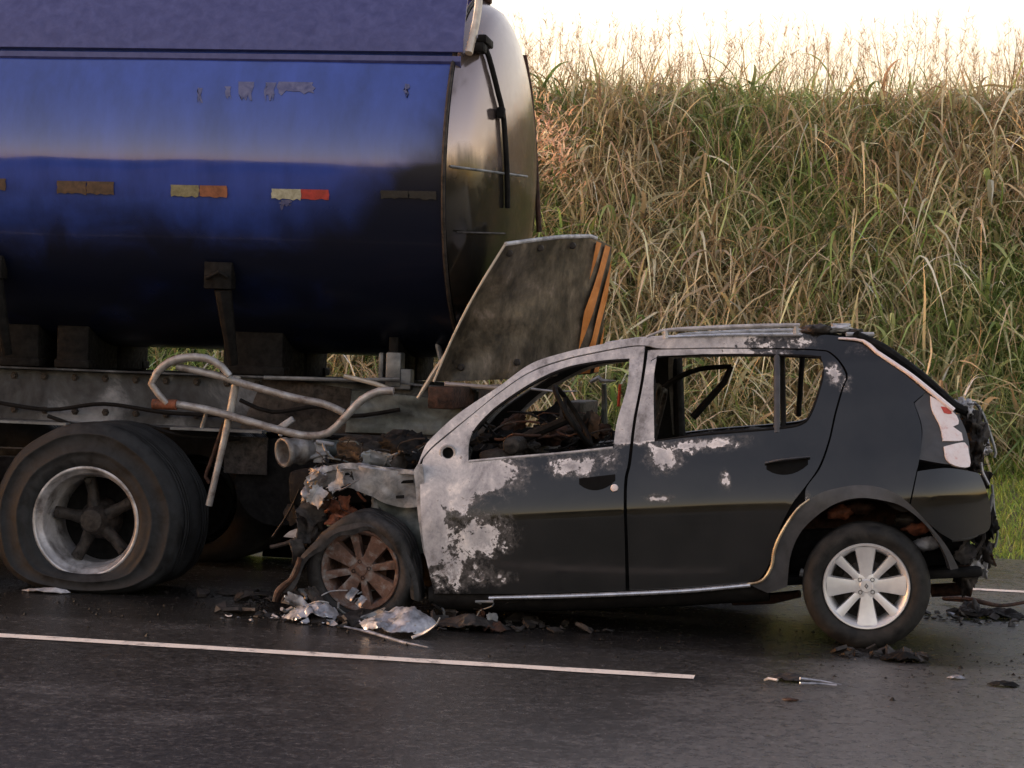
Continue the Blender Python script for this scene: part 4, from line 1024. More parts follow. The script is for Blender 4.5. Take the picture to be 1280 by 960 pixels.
def car_wheel(c, rot, rust, tilt=None, flatten=0.0, Rt=0.318, side=-1, tyre_mat='tyre'):
    wh = empty_part('wheel', car)
    c = Vector(c); s = -side                            # s=+1: inward is +y
    mb = rim_mesh((0, 0, 0), rot, rust)
    X = lambda v: c + (tilt @ Vector((v[0], v[1]*s, v[2])) if tilt else Vector((v[0], v[1]*s, v[2])))
    mb.v = [X(v) for v in mb.v]
    if s < 0: mb.f = [f[::-1] for f in mb.f]
    mb.build('rim', 'burnt_alloy' if rust else 'alloy', wh)
    prof = [(0.203, 0.03), (0.212, 0.008), (0.222, 0.0), (0.24, -0.012), (0.265, -0.018), (0.285, -0.012), (0.300, 0.0), (0.310, 0.014), (Rt, 0.03)]
    for g in (0.06, 0.10, 0.14): prof += [(Rt+.001, g-0.006), (Rt-0.008, g-0.004), (Rt-0.008, g+0.004), (Rt+.001, g+0.006)]
    prof += [(Rt, 0.17), (0.30, 0.195), (0.26, 0.21), (0.205, 0.18)]
    vs, fs = lathe_geo(prof, (0, 0, 0), 80); out = []
    for v in vs:
        v = Vector(v); rr = math.hypot(v.x, v.z)
        if rust and rr > 0.22:
            a_ = math.atan2(v.z, v.x); k = 1-(rr-0.22)*(0.55+0.35*math.sin(a_*3+1)+0.2*math.sin(a_*7)); v.x *= k; v.z *= k; v.y += 0.012*math.sin(a_*6)*(rr-0.2)*8
        if flatten and v.z < -0.2 and rr > 0.22:
            lim = -flatten
            if v.z < lim: v.y += -0.02*(lim-v.z)/0.06 if v.y < 0.09 else 0.02; v.z = lim + (v.z-lim)*0.05
        out.append(X(v))
    if s < 0: fs = [f[::-1] for f in fs]
    mesh_obj('tyre', out, fs, tyre_mat, wh)
    mb = MB(); mb.lathe([(0.0, 0.06), (0.125, 0.065), (0.125, 0.085), (0.0, 0.09)], (0, 0, 0), 40); mb.lathe([(0.0, 0.12), (0.19, 0.12), (0.19, 0.125), (0.0, 0.13)], (0, 0, 0), 32)
    mb.v = [X(v) for v in mb.v]; mb.build('brake_disc', 'darkrust' if rust else 'char', wh)
    for k in range(4):
        a_ = rot+PI/4+k*PI/2+R(0); d = Vector((math.cos(a_)*0.044, 0.0, math.sin(a_)*0.044))
        mb = MB(); mb.lathe([(0.0, 0.0215), (0.007, 0.0215), (0.0085, 0.016), (0.0105, 0.0155), (0.011, 0.03)], d, 12)
        mb.v = [X(v) for v in mb.v]; mb.build('lug_bolt', 'soot', wh)
    if not rust and side < 0:
        dm = [(0, 0.014), (0.010, 0), (0, -0.014), (-0.010, 0)]; di = [(a_*0.5, b2*0.5) for a_, b2 in dm]
        V = [X((a_, 0.0125, b2)) for a_, b2 in dm]+[X((a_, 0.0105, b2)) for a_, b2 in di]
        mesh_obj('cap_emblem', V, [(0, 1, 5, 4), (1, 2, 6, 5), (2, 3, 7, 6), (3, 0, 4, 7)], 'steel', wh, smooth=False)
    return wh
car_wheel(cp(1083, 733, -0.835), PI/2-R(2), False)
p = cp(1083, 733, -0.835); car_wheel((p.x, 0.835, p.z), 0.3, False, side=1)
fwc = cp(450, 713, -0.80)
ftilt = Matrix.Rotation(R(-7), 3, 'Z') @ Matrix.Rotation(R(4), 3, 'X')
car_wheel(fwc, PI/4+R(6), True, tilt=ftilt, flatten=0.245, Rt=0.31, tyre_mat='burnt_tyre')
car_wheel((fwc.x, 0.76, fwc.z), 0.2, True, flatten=0.245, Rt=0.31, side=1, tyre_mat='burnt_tyre')

# ---- interior of the car, burnt to its frames
mb = MB(); a_ = cp(640, 545, -0.6); mb.tube([(a_.x, -0.66, a_.z-0.05), (a_.x, 0.66, a_.z-0.05)], 0.05, 12); mb.box((a_.x-0.08, 0, a_.z-0.18), (0.2, 1.25, 0.22)); mb.build('dashboard_frame', 'char', car, bevel=0.02)
sw = cp(716, 520, -0.38); mb = MB(); ring = []
rotm = Matrix.Rotation(R(62), 3, 'Y')
for k in range(33):
    a_ = 2*PI*k/32; ring.append(sw + rotm @ Vector((0.18*math.cos(a_), 0.18*math.sin(a_), 0)))
mb.tube(ring, 0.014, 8)
for a_ in (0.2, 2.3, 4.3): mb.tube([sw + rotm @ Vector((0, 0, -0.04)), sw+rotm @ Vector((0.18*math.cos(a_), 0.18*math.sin(a_), 0))], 0.01, 6)
mb.tube([sw + rotm @ Vector((0, 0, -0.04)), sw + Vector((-0.4, 0, -0.15))], 0.025, 8); mb.build('steering_wheel', 'soot', car)
def seat(px, py, y, name):
    b0 = cp(px, py, y); mb = MB(); wv = 0.22
    L = [b0+Vector((-0.05, -wv, -0.35)), b0+Vector((0.05, -wv, 0.0)), b0+Vector((0.14, -wv*0.85, 0.28)), b0+Vector((0.15, 0, 0.32)), b0+Vector((0.14, wv*0.85, 0.28)), b0+Vector((0.05, wv, 0)), b0+Vector((-0.05, wv, -0.35))]
    mb.tube(catmull(L, .04), 0.018, 8)
    for zz in (-0.2, -0.05, 0.12): mb.tube([b0+Vector((0.05+zz*0.3, -wv, zz)), b0+Vector((0.05+zz*0.3, wv, zz))], 0.008, 6)
    mb.box(b0+Vector((-0.28, 0, -0.38)), (0.5, 0.42, 0.06)); mb.build(name, 'char', car)
seat(790, 560, -0.36, 'seat_frame'); seat(800, 560, 0.36, 'seat_frame')
mb = MB(); mb.tube(catmull([cp(x, y, 0.42) for x, y in ((816, 500), (838, 478), (872, 462), (914, 458))], .04), [0.03, 0.035, 0.03, 0.028], 10, 0.5)
mb.tube([cp(914, 458, 0.42), cp(905, 478, 0.42), cp(866, 522, 0.42)], [0.03, 0.04, 0.045], 10, 0.5); mb.build('seat_back_frame', 'soot', car)
mb = MB(); mb.tube([cp(846, 440, 0.66), cp(850, 545, 0.72)], [0.062, 0.068], 10, 0.5); mb.build('pillar_lining', 'soot', car)
mb = MB(); mb.tube([cp(1003, 446, 0.68), cp(998, 520, 0.74)], 0.016, 8); mb.build('pillar_lining', 'soot', car)
mb = MB(); mb.box((c2(930, 560)[0], 0, c2(930, 560)[1]-0.08), (0.12, 1.3, 0.3), Matrix.Rotation(R(15), 3, 'Y')); mb.build('rear_seat_frame', 'soot', car, bevel=0.02)
for i_, (x, y, yy, r_, mm) in enumerate(((655, 560, -.3, .07, 'char'), (690, 545, 0.0, .06, 'darkrust'), (675, 540, 0.2, .04, 'ash'), (720, 545, 0.3, .07, 'char'), (745, 540, .1, .05, 'darkrust'), (620, 555, .1, .08, 'soot'))): lump(cp(x, y, yy), r_, 'burnt_fitting', 'soot' if mm == 'ash' else mm, car, i_+71, (1.3, 1.2, 0.7), 14, 1.3)
mb = MB(); mb.tube(catmull([cp(x, y, 0.1) for x, y in ((664, 486), (690, 489), (722, 489))], .04), [0.016, 0.012, 0.006], 8, 0.5); mb.build('wiper_arm', 'ash', car)
mb = MB(); mb.tube(catmull([cp(x, y, 0.3) for x, y in ((738, 478), (748, 472), (752, 476), (770, 476))], .02), [0.02, 0.03, 0.02, 0.008], 8, 0.5); mb.build('mirror_stalk', 'ash', car)
mb = MB(); mb.tube([cp(775, 480, 0.5), cp(773, 508, 0.5)], 0.016, 8, 0.6); mb.build('red_stripe_bar', 'red', car)  # red bar standing in for the guard stripe seen through the car
mb = MB(); mb.tube([cp(755, 480, 0.6), cp(756, 545, 0.62)], [0.03, 0.04], 8, 0.5); mb.build('pillar_lining', 'green_steel', car)
# ---- crushed front end
def cpanel(name, L, ma, y, th=0.015, parent=car, wob=0.02, seed=1, res=0.03, ytilt=0.0):
    pts = [(*[(lambda q: (q.x, q.z))(cp(a_[0], a_[1], y))][0], *a_[2:]) for a_ in L]
    po = resample(pts, 0.02); va, fa = fill(po, [], res); zc = va[:, 1].mean()
    V = [(x, y+wob*float(fbm(np.array(x*4), np.array(z*4), 1.3, seed))+ytilt*(z-zc), z) for x, z in va]
    d1 = va[fa[:, 1]]-va[fa[:, 0]]; d2 = va[fa[:, 2]]-va[fa[:, 0]]; cr = d1[:, 0]*d2[:, 1]-d1[:, 1]*d2[:, 0]
    F_ = [tuple(f) if c > 0 else tuple(f[::-1]) for f, c in zip(fa, cr)]
    o = mesh_obj(name, V, F_, ma, parent); md = o.modifiers.new('solid', 'SOLIDIFY'); md.thickness = th; md.offset = 0; edge_split(o, 40)
    return o
cpanel('inner_wing', [(380, 603, 1), (390, 592), (411, 584), (440, 580), (487, 587), (524, 590, 1), (525, 633, 1), (504, 635), (481, 628), (463, 619), (440, 610), (417, 607), (399, 612), (388, 622, 1)], 'ash', -0.70, 0.02, wob=0.05, seed=3, res=0.02, ytilt=-0.35)
cpanel('wing_rail', [(384, 596, 1), (411, 583), (440, 579), (487, 585), (525, 588, 1), (525, 593, 1), (487, 591), (440, 586), (411, 590), (388, 602, 1)], 'alu', -0.73, 0.05, wob=0.02, seed=5, res=0.02)
cpanel('strut_tower', [(470, 622, 1), (526, 634, 1), (532, 690, 1), (512, 690), (490, 655)], 'green_steel', -0.58, 0.03, wob=0.06, seed=7)
cpanel('bulkhead', [(500, 570, 1), (585, 560, 1), (590, 740, 1), (535, 745, 1), (515, 650)], 'soot', -0.45, 0.03, wob=0.05, seed=8, res=0.06)
cpanel('hinge_post', [(518, 588, 1), (528, 580), (533, 640), (537, 700), (530, 690), (523, 640)], 'ash', -0.79, 0.03, wob=0.01, seed=2)
for i_, (x, y, yy, r_, mm, sq) in enumerate(((418, 636, -.55, .07, 'rust', (1.2, 1, .9)), (435, 642, -.58, .05, 'rust', (1, 1, .8)), (405, 632, -.6, .04, 'darkrust', (1, 1, 1)), (398, 648, -.62, .05, 'char', (1, 1, 1.2)), (385, 620, -.66, .04, 'alu', (.8, 1, 1.3)),
        (390, 662, -.6, .07, 'char', (.9, 1, 1.4)), (470, 632, -.6, .04, 'steel', (.6, .8, 1.6)), (508, 560, -.3, .10, 'soot', (1.3, 1.3, .8)), (480, 565, -.1, .14, 'char', (1.6, 1.4, .7)), (530, 575, -.5, .07, 'soot', (1, 1.3, 1)), (405, 590, -.62, .045, 'alu', (1.6, 1, .6)), (394, 603, -.7, .035, 'copper', (1, 1, 1)))):
    lump(cp(x, y, yy), r_, 'crushed_engine_part', mm, car, i_+91, sq, 14, 0.75)
mb = MB(); mb.box(cp(470, 600, 0.0), (0.7, 1.2, 0.2)); mb.build('engine_block', 'soot', car, bevel=0.04)
def tangle(px0, py0, px1, py1, ys, n, mats, r=(0.003, 0.009), sd=1):
    rs = random.Random(sd)
    for _ in range(n):
        x, y = rs.uniform(px0, px1), rs.uniform(py0, py1); yy = rs.uniform(*ys); pts = []
        a_ = rs.uniform(0, 2*PI)
        for k in range(rs.randint(3, 5)):
            pts.append(cp(x, y, yy)); a_ += rs.uniform(-1.1, 1.1); st = rs.uniform(7, 20); x += math.cos(a_)*st; y += math.sin(a_)*st*0.6; yy += rs.uniform(-0.06, 0.06)
            x = min(max(x, px0), px1); y = min(max(y, py0), py1)
        mb = MB(); mb.tube(catmull(pts, .025), rs.uniform(*r), 6, rs.choice((1, 1, 0.4))); mb.build('loose_wire', rs.choice(mats), car)
tangle(390, 548, 560, 592, (-0.75, -0.3), 34, ['char', 'soot', 'char', 'darkrust', 'steel', 'green_steel'], (0.003, 0.007), sd=4)
tangle(385, 600, 470, 670, (-0.78, -0.6), 18, ['char', 'rust', 'ash', 'darkrust', 'alu'], sd=5)
tangle(352, 738, 470, 788, (-0.92, -0.7), 26, ['char', 'alu', 'ash', 'darkrust', 'steel'], (0.003, 0.011), sd=6)
tangle(540, 752, 640, 778, (-0.8, -0.5), 14, ['char', 'soot', 'darkrust', 'steel'], sd=7)
tangle(600, 515, 765, 562, (-0.5, 0.5), 30, ['char', 'soot', 'darkrust', 'soot'], (0.003, 0.008), sd=8)
tangle(1200, 505, 1240, 580, (-0.6, -0.4), 5, ['char', 'steel', 'soot'], (0.003, 0.006), sd=9)
tangle(1195, 660, 1245, 735, (-0.6, -0.4), 7, ['char', 'darkrust', 'soot'], (0.003, 0.007), sd=10)
for (x, y, w_) in ((500, 621, 10), (509, 602, 16), (436, 592, 12), (470, 604, 8)):
    mb = MB(); mb.box(cp(x, y, -0.715), (w_/240, 0.02, 0.016)); mb.build('slot_shade_box', 'soot', car, bevel=0.003)  # dark boxes in place of slot holes, their shade put into the colour
def torn(px, py, y, sx, sz, ma, sd, name='torn_plate'):
    rs = random.Random(sd); c0 = cp(px, py, y); n_ = 9
    rot = Matrix.Rotation(rs.uniform(-1, 1), 3, 'Y') @ Matrix.Rotation(rs.uniform(-0.7, 0.7), 3, 'Z') @ Matrix.Rotation(rs.uniform(-0.6, 0.6), 3, 'X'); G = []
    f1, f2, a1 = rs.uniform(0.25, 0.75), rs.uniform(0.3, 0.7), rs.uniform(0.2, 0.7)
    for i in range(n_+1):
        row = []
        for j in range(n_+1):
            s_, t_ = i/n_-0.5, j/n_-0.5
            yy = -abs(s_+0.5-f1)*a1*sx + abs(t_+0.5-f2)*0.3*sz + rs.uniform(-1, 1)*0.012*sx*3
            e = 1-0.45*rs.random()*(abs(t_) > 0.49)-0.3*rs.random()*(abs(s_) > 0.49)
            row.append(c0+rot @ Vector((s_*sx*e, yy, t_*sz*e)))
        G.append(row)
    mb = MB(); mb.sheet(G, 0.004); return mb.build(name, ma, car)
TP = ((398, 598, -.74, .14, .09, 'alu'), (425, 600, -.76, .16, .08, 'ash'), (396, 620, -.76, .10, .12, 'ash'), (388, 640, -.72, .12, .16, 'char'), (410, 616, -.7, .12, .08, 'char'), (452, 590, -.7, .14, .07, 'char'), (500, 578, -.62, .2, .1, 'char'), (470, 572, -.6, .18, .10, 'steel'),
      (520, 568, -.6, .16, .10, 'soot'), (445, 572, -.66, .14, .08, 'char'), (540, 560, -.5, .16, .08, 'darkrust'), (380, 660, -.7, .10, .2, 'char'), (372, 690, -.78, .08, .16, 'char'), (366, 640, -.55, .12, .16, 'soot'), (430, 628, -.66, .08, .08, 'rust'), (415, 650, -.68, .09, .07, 'rust'),
      (372, 752, -.85, .16, .08, 'alu'), (395, 748, -.84, .16, .07, 'char'), (408, 765, -.86, .14, .06, 'ash'), (440, 742, -.88, .05, .09, 'alu'), (452, 752, -.88, .05, .07, 'alu'), (385, 768, -.88, .18, .05, 'char'), (360, 742, -.82, .06, .12, 'darkrust'), (470, 770, -.9, .16, .06, 'steel'),
      (600, 768, -.75, .12, .08, 'darkrust'), (560, 765, -.75, .14, .07, 'char'), (615, 775, -.8, .07, .08, 'steel'), (575, 772, -.7, .2, .05, 'soot'), (1205, 690, -.6, .1, .14, 'char'), (1225, 712, -.5, .1, .1, 'ash'), (1232, 600, -.5, .06, .12, 'char'),
      (620, 548, -.3, .2, .1, 'soot'), (670, 545, 0., .24, .12, 'char'), (720, 548, .3, .2, .12, 'soot'), (640, 530, .3, .2, .12, 'darkrust'), (690, 520, .5, .2, .14, 'soot'), (740, 530, -.1, .12, .16, 'char'))
for k, (x, y, yy, sx, sz, ma) in enumerate(TP): torn(x, y, yy, sx, sz, ma, 200+k)
# burnt tyre carcass pulled off the front wheel
arc = [cp(x, y, -0.83) for x, y in ((351, 742), (358, 729), (366, 712), (377, 694), (402, 670), (431, 656), (457, 651), (486, 663), (508, 690), (521, 722), (524, 752))]
A2 = catmull(arc, .03); G = []
cc = cp(450, 720, -0.8)
for p in A2:
    d = (p-cc); d.y = 0; d.normalize(); k = 1+0.2*math.sin(p.x*31)
    G.append([p+Vector((0, 0.17, 0))-d*0.006, p+Vector((0, 0.06, 0)), p+Vector((0, 0, 0)), p-d*0.03*k+Vector((0, -0.014, 0)), p-d*0.055*k+Vector((0, -0.006, 0))])
mb = MB(); mb.sheet(G, 0.012); mb.build('tyre_carcass', 'burnt_tyre', car)
mb = MB(); mb.tube(catmull([cp(x, y, -0.84) for x, y in ((344, 752), (347, 741), (354, 733), (366, 722), (372, 708), (375, 697))], .02), [0.016, 0.02, 0.014, 0.017, 0.013], 8); mb.build('bent_arm', 'darkrust', car)
mb = MB(); mb.tube(catmull([cp(x, y, -0.6) for x, y in ((341, 671), (352, 655), (364, 635), (374, 612))], .03), [0.02, 0.014, 0.01], 8, 0.4); mb.build('bent_arm', 'char', car)
mb = MB(); mb.tube(catmull([cp(x, y, -0.64) for x, y in ((338, 684), (356, 680), (376, 672))], .03), 0.012, 8); mb.build('bent_arm', 'char', car)
cpanel('torn_shard', [(354, 671, 1), (362, 664), (374, 660, 1), (377, 668), (372, 673, 1)], 'ash', -0.65, 0.01, wob=0.01, res=0.02)

# ------------------------------------------------------------ debris lying on the road: each its own thing
def gpt(px, py, z=0.0):
    d = ray(px, py); t = (z-CAM_H)/d.z; return Vector((0, 0, CAM_H))+d*t
def crumple(name, label, cat, px, py, lx, ly, lz, ma, seed, rz=-9, group=None, n=26, tilt=0.0, lift=0.0):
    """torn, crumpled sheet resting on the road"""
    rs = random.Random(seed); c = gpt(px, py); G = []
    for i in range(n+1):
        row = []; s_ = i/n
        for j in range(n+1):
            t_ = j/n
            x = (s_-0.5)*lx*(1-0.35*abs(t_-0.5)*2*(rs.random()*0.3+0.85)); y = (t_-0.5)*ly*(1-0.3*abs(2*s_-1)**2)
            z = lz*0.62*(0.5+0.55*float(fbm(np.array(s_*2.2), np.array(t_*2.2), 1.0, seed))+0.14*float(fbm(np.array(s_*7), np.array(t_*7), 1.3, seed+1)))*(0.25+0.9*math.sin(PI*s_)**0.6*math.sin(PI*(0.1+0.8*t_))**0.5) + tilt*(t_*lz) + lift*s_
            row.append(Vector((x+rs.uniform(-1, 1)*lx/n*0.25, y+rs.uniform(-1, 1)*ly/n*0.25, max(0.004, z))))
        G.append(row)
    mb = MB(); mb.sheet(G, 0.004); o = mb.build(name, ma); o.location = c; o.rotation_euler = (0, 0, R(rz))
    return tag(o, label, cat, group)
crumple('crumpled_sheet', 'crumpled pale aluminium sheet lying below the burnt front wheel', 'metal sheet', 497, 793, 0.40, 0.30, 0.17, 'alu', 3, rz=-14, tilt=0.4)
crumple('melted_headlamp', 'tangle of melted headlamp and bright metal left of the front wheel', 'debris', 388, 776, 0.30, 0.26, 0.17, 'alu', 8, rz=20)
crumple('burnt_bumper_scrap', 'dark burnt scrap under the front of the hatchback', 'debris', 430, 772, 0.5, 0.3, 0.1, 'char', 12)
crumple('metal_shard', 'thin bright shard leaning between front wheel and crumpled sheet', 'debris', 446, 768, 0.12, 0.12, 0.17, 'alu', 21, rz=40)
crumple('black_scrap', 'charred scrap heap under the front door sill of the hatchback', 'debris', 590, 786, 0.40, 0.3, 0.12, 'char', 31)
crumple('metal_bracket', 'small rusty bracket on the road under the front door', 'debris', 617, 790, 0.12, 0.12, 0.11, 'darkrust', 33)
mb = MB(); mb.tube([gpt(430, 783, .05), gpt(462, 790, .03), gpt(505, 803, .015), gpt(535, 809, .008)], [0.008, 0.014, 0.012, 0.006], 8, 0.6)
tag(mb.build('trim_rod', 'alu'), 'long thin bright rod along the front edge of the crumpled aluminium sheet', 'rod')
mb = MB(); mb.tube(catmull([gpt(515, 797, .03), gpt(532, 790, .06), gpt(546, 780, .12), gpt(550, 772, .15)], .02), [0.02, 0.016, 0.012, 0.006], 8, 0.4)
tag(mb.build('bent_strip', 'ash'), 'short upturned grey strip at the right end of the crumpled sheet', 'debris')
crumple('lamp_fragment', 'flat dark fragment with bright metal tip lying alone on the road', 'debris', 985, 851, 0.2, 0.12, 0.055, 'char', 41, rz=-12)
mb = MB(); mb.tube([gpt(1000, 848, .03), gpt(1025, 851, .02), gpt(1052, 856, .01)], [0.010, 0.008, 0.004], 8, 0.7); mb.tube([gpt(1000, 854, .02), gpt(1028, 855, .012), gpt(1046, 857, .01)], 0.006, 6)
mb.tube([gpt(956, 850, .01), gpt(961, 848, .05), gpt(972, 850, .05)], 0.006, 6)
tag(mb.build('bright_strip', 'alu'), 'bright metal strip sticking out of the dark fragment on the road', 'debris')
crumple('melted_bumper', 'black melted bumper plastic lying behind the rear wheel at the right edge', 'debris', 1245, 772, 0.34, 0.3, 0.14, 'soot', 51)
crumple('bumper_shred', 'grey torn shred hanging below the rear bumper next to black plastic', 'debris', 1212, 770, 0.16, 0.14, 0.15, 'char', 53, rz=30)
mb = MB(); mb.tube(catmull([gpt(1180, 748, .03), gpt(1215, 750, .06), gpt(1250, 757, .03), gpt(1285, 752, .05)], .04), [0.014, 0.018, 0.012, 0.01], 8)
tag(mb.build('rusty_bar', 'darkrust'), 'thin rusty bar on the road behind the rear bumper', 'bar')
crumple('ash_clod', 'dark crumbly clod just behind the rear wheel contact', 'debris', 1128, 826, 0.22, 0.16, 0.09, 'soot', 61)
crumple('small_char_piece', 'small black charred piece on the road near the right edge', 'debris', 1254, 858, 0.14, 0.08, 0.04, 'soot', 63)
crumple('chip', 'tiny reddish chip on the road in front of the dark fragment', 'debris', 988, 876, 0.07, 0.05, 0.02, 'darkrust', 65, n=8)
crumple('foil_scrap', 'small glinting foil scrap left of the black charred piece', 'debris', 1195, 849, 0.08, 0.05, 0.03, 'alu', 67, n=8)
crumple('tyre_rag', 'flat grey shred in front of the tanker wheel', 'debris', 58, 741, 0.28, 0.10, 0.05, 'ash', 71, n=10)
crumple('cinder_heap', 'low heap of black cinders between the truck wheel and the crushed car front', 'debris', 322, 745, 0.5, 0.2, 0.07, 'char', 73)
# ash crumbs and cinders round the wreck: nobody could count them
V = []; Fc = []
def crumb(p, r):
    b0 = len(V); k = 5
    for d in ((1, 0, 0), (-1, 0, 0), (0, 1, 0), (0, -1, 0), (0, 0, 1)):
        V.append(p+Vector(d)*r*random.uniform(0.6, 1.3)+Vector((0, 0, r*0.3)))
    for f in ((0, 2, 4), (2, 1, 4), (1, 3, 4), (3, 0, 4)): Fc.append(tuple(b0+i for i in f))
for _ in range(1500):
    if random.random() < 0.75: u = random.gauss(-1.0, 1.5); v = random.gauss(0.15, 0.45)
    else: u = random.gauss(2.4, 0.8); v = random.gauss(-0.4, 0.5)
    crumb(RM @ Vector((u, v, 0.0)), min(0.014, random.expovariate(1/0.003)+0.002))
tag(mesh_obj('cinders', V, Fc, 'soot', smooth=False), 'scattered black cinders on the asphalt round the wreck', 'cinders', kind='stuff')

def litter(name, label, n, ma, spots, smax, sd):
    rs = random.Random(sd); V = []; Fc = []
    for _ in range(n):
        u_, v_, su, sv = rs.choice(spots); u = rs.gauss(u_, su); v = rs.gauss(v_, sv); r_ = min(smax, rs.expovariate(1/(smax*0.3))+0.004)
        c0 = RM @ Vector((u, v, r_*0.35)); rot = Matrix.Rotation(rs.uniform(0, 6.28), 3, 'Z') @ Matrix.Rotation(rs.gauss(0, 0.5), 3, 'X') @ Matrix.Rotation(rs.gauss(0, 0.4), 3, 'Y')
        k = rs.randint(4, 6); b0 = len(V); rad = [r_*rs.uniform(0.45, 1.2) for _ in range(k)]
        for h in (0, 1):
            for i in range(k):
                a_ = 2*PI*i/k; p = c0 + rot @ Vector((rad[i]*math.cos(a_), rad[i]*0.7*math.sin(a_), (h-0.5)*r_*0.3+0.25*rad[i]*math.sin(2*a_))); p.z = max(0.003+0.003*h, p.z); V.append(p)
        Fc.append(tuple(b0+k+i for i in range(k))); Fc.append(tuple(b0+i for i in range(k))[::-1])
        for i in range(k): Fc.append((b0+i, b0+(i+1) % k, b0+k+(i+1) % k, b0+k+i))
    tag(mesh_obj(name, V, Fc, ma, smooth=False), label, 'debris', kind='stuff')
nose = (ground_uv(400, 776), ground_uv(470, 780), ground_uv(590, 780), ground_uv(330, 748), ground_uv(1215, 775), ground_uv(1120, 822))
SP = [(nose[0].x, nose[0].y, .22, .10), (nose[1].x, nose[1].y, .25, .12), (nose[2].x, nose[2].y, .3, .12), (nose[3].x, nose[3].y, .3, .12), (nose[4].x, nose[4].y, .18, .12), (nose[5].x, nose[5].y, .12, .07)]
litter('charred_flakes', 'litter of small charred flakes along the foot of the wreck', 520, 'char', SP, 0.06, 3)
litter('bright_flakes', 'litter of small bright metal flakes below the crushed nose', 110, 'alu', SP[:2]*3+SP[4:], 0.035, 4)
# ------------------------------------------------------------ vegetation
def blades(name, base, L, W, az, tilt, droop, col, ma, label, cat, segs=5, tipdark=0.85, stemw=0.6):
    n = len(base); t = np.linspace(0, 1, segs+1)[None, :]
    hx, hy = np.cos(az)[:, None], np.sin(az)[:, None]
    st, ct = np.sin(tilt)[:, None], np.cos(tilt)[:, None]
    Lc = L[:, None]; D = droop[:, None]
    hor = Lc*(st*t + D*0.75*t**2); ver = Lc*(ct*t - D*1.0*t**2.6)
    kink = rng.normal(0, 0.02, (n, 1))*Lc*np.sin(t*6+rng.uniform(0, 6, (n, 1)))
    P_ = np.stack([base[:, 0:1]+hx*hor-hy*kink, base[:, 1:2]+hy*hor+hx*kink, base[:, 2:3]+ver], 2)
    wd = W[:, None]*(stemw+(1-stemw)*np.sin(np.clip(t*1.5, 0, 1)*PI/2))*(1-t**2.2)*0.5 + 0.0006
    ra = az + PI/2 + rng.normal(0, 0.7, n)
    sx, sy = np.cos(ra)[:, None], np.sin(ra)[:, None]; sz = rng.normal(0, 0.25, n)[:, None]
    S = np.stack([sx*wd, sy*wd, sz*wd*np.ones_like(t)], 2)
    A_ = P_-S; B_ = P_+S
    verts = np.stack([A_, B_], 2).reshape(-1, 3)
    k = 2*(segs+1); b0 = (np.arange(n)*k)[:, None, None]; i = np.arange(segs)[None, :, None]*2
    q = b0+i+np.array([0, 1, 3, 2])[None, None, :]; q = q.reshape(-1, 4)
    me = bpy.data.meshes.new(name); me.vertices.add(len(verts)); me.vertices.foreach_set('co', verts.astype(np.float32).ravel())
    me.loops.add(q.size); me.loops.foreach_set('vertex_index', q.astype(np.int32).ravel())
    me.polygons.add(len(q)); me.polygons.foreach_set('loop_start', (np.arange(len(q))*4).astype(np.int32)); me.polygons.foreach_set('loop_total', np.full(len(q), 4, np.int32))
    me.update(); me.validate()
    cl = np.repeat(col[:, None, :], k, 1).astype(np.float32); cl = np.concatenate([cl, np.ones((n, k, 1), np.float32)], 2)
    ca = me.color_attributes.new('tint', 'FLOAT_COLOR', 'POINT'); ca.data.foreach_set('color', cl.ravel())
    me.materials.append(M[ma]); o = bpy.data.objects.new(name, me); C.objects.link(o)
    return tag(o, label, cat, kind='stuff')
def to_world(u, v, z):
    c_, s_ = math.cos(YAW), math.sin(YAW); return np.stack([u*c_-v*s_, 10.28+u*s_+v*c_, z], 1)
def jit(c, n, s=0.22, hue=0.045):
    c = np.array(c)[None, :]*np.exp(rng.normal(0, s, (n, 1)))*np.exp(rng.normal(0, hue, (n, 3))); return np.clip(c, 0.005, 0.8)
def pick(cols, w_, n):
    idx = rng.choice(len(cols), n, p=np.array(w_)/sum(w_)); out = np.zeros((n, 3))
    for i, c in enumerate(cols):
        k = (idx == i).sum(); out[idx == i] = jit(c, k)
    return out
UMIN, UMAX = -13, 13
def bank(n, v0=9.7, v1=15.0):
    u = rng.uniform(UMIN, UMAX, n); v = v0+(v1-v0)*rng.beta(1.0, 1.3, n)
    v = v + 0.35*fbm(u, u*0, 0.9, 4)
    return u, v, terrain_z(v)
GREEN = [(0.21, 0.31, 0.09), (0.30, 0.40, 0.14), (0.16, 0.24, 0.075), (0.45, 0.51, 0.24)]
STRAW = [(0.60, 0.51, 0.31), (0.47, 0.38, 0.22), (0.74, 0.67, 0.48), (0.33, 0.25, 0.15)]
def patch(u, v, s=0.55, seed=1): return fbm(u, v*1.3, s, seed)
def clumps(nc, per, v0=9.7, v1=15.0, sig=0.16):
    u, v, z = bank(nc, v0, v1); g = patch(u, v)+rng.normal(0, 0.15, nc)
    idx = np.repeat(np.arange(nc), per); k = len(idx)
    uu = u[idx]+rng.normal(0, sig, k); vv = v[idx]+rng.normal(0, sig, k)
    return idx, uu, vv, terrain_z(vv), g[idx], np.exp(rng.normal(0, 0.22, nc))[idx], rng.uniform(0.7, 1.3, nc)[idx]
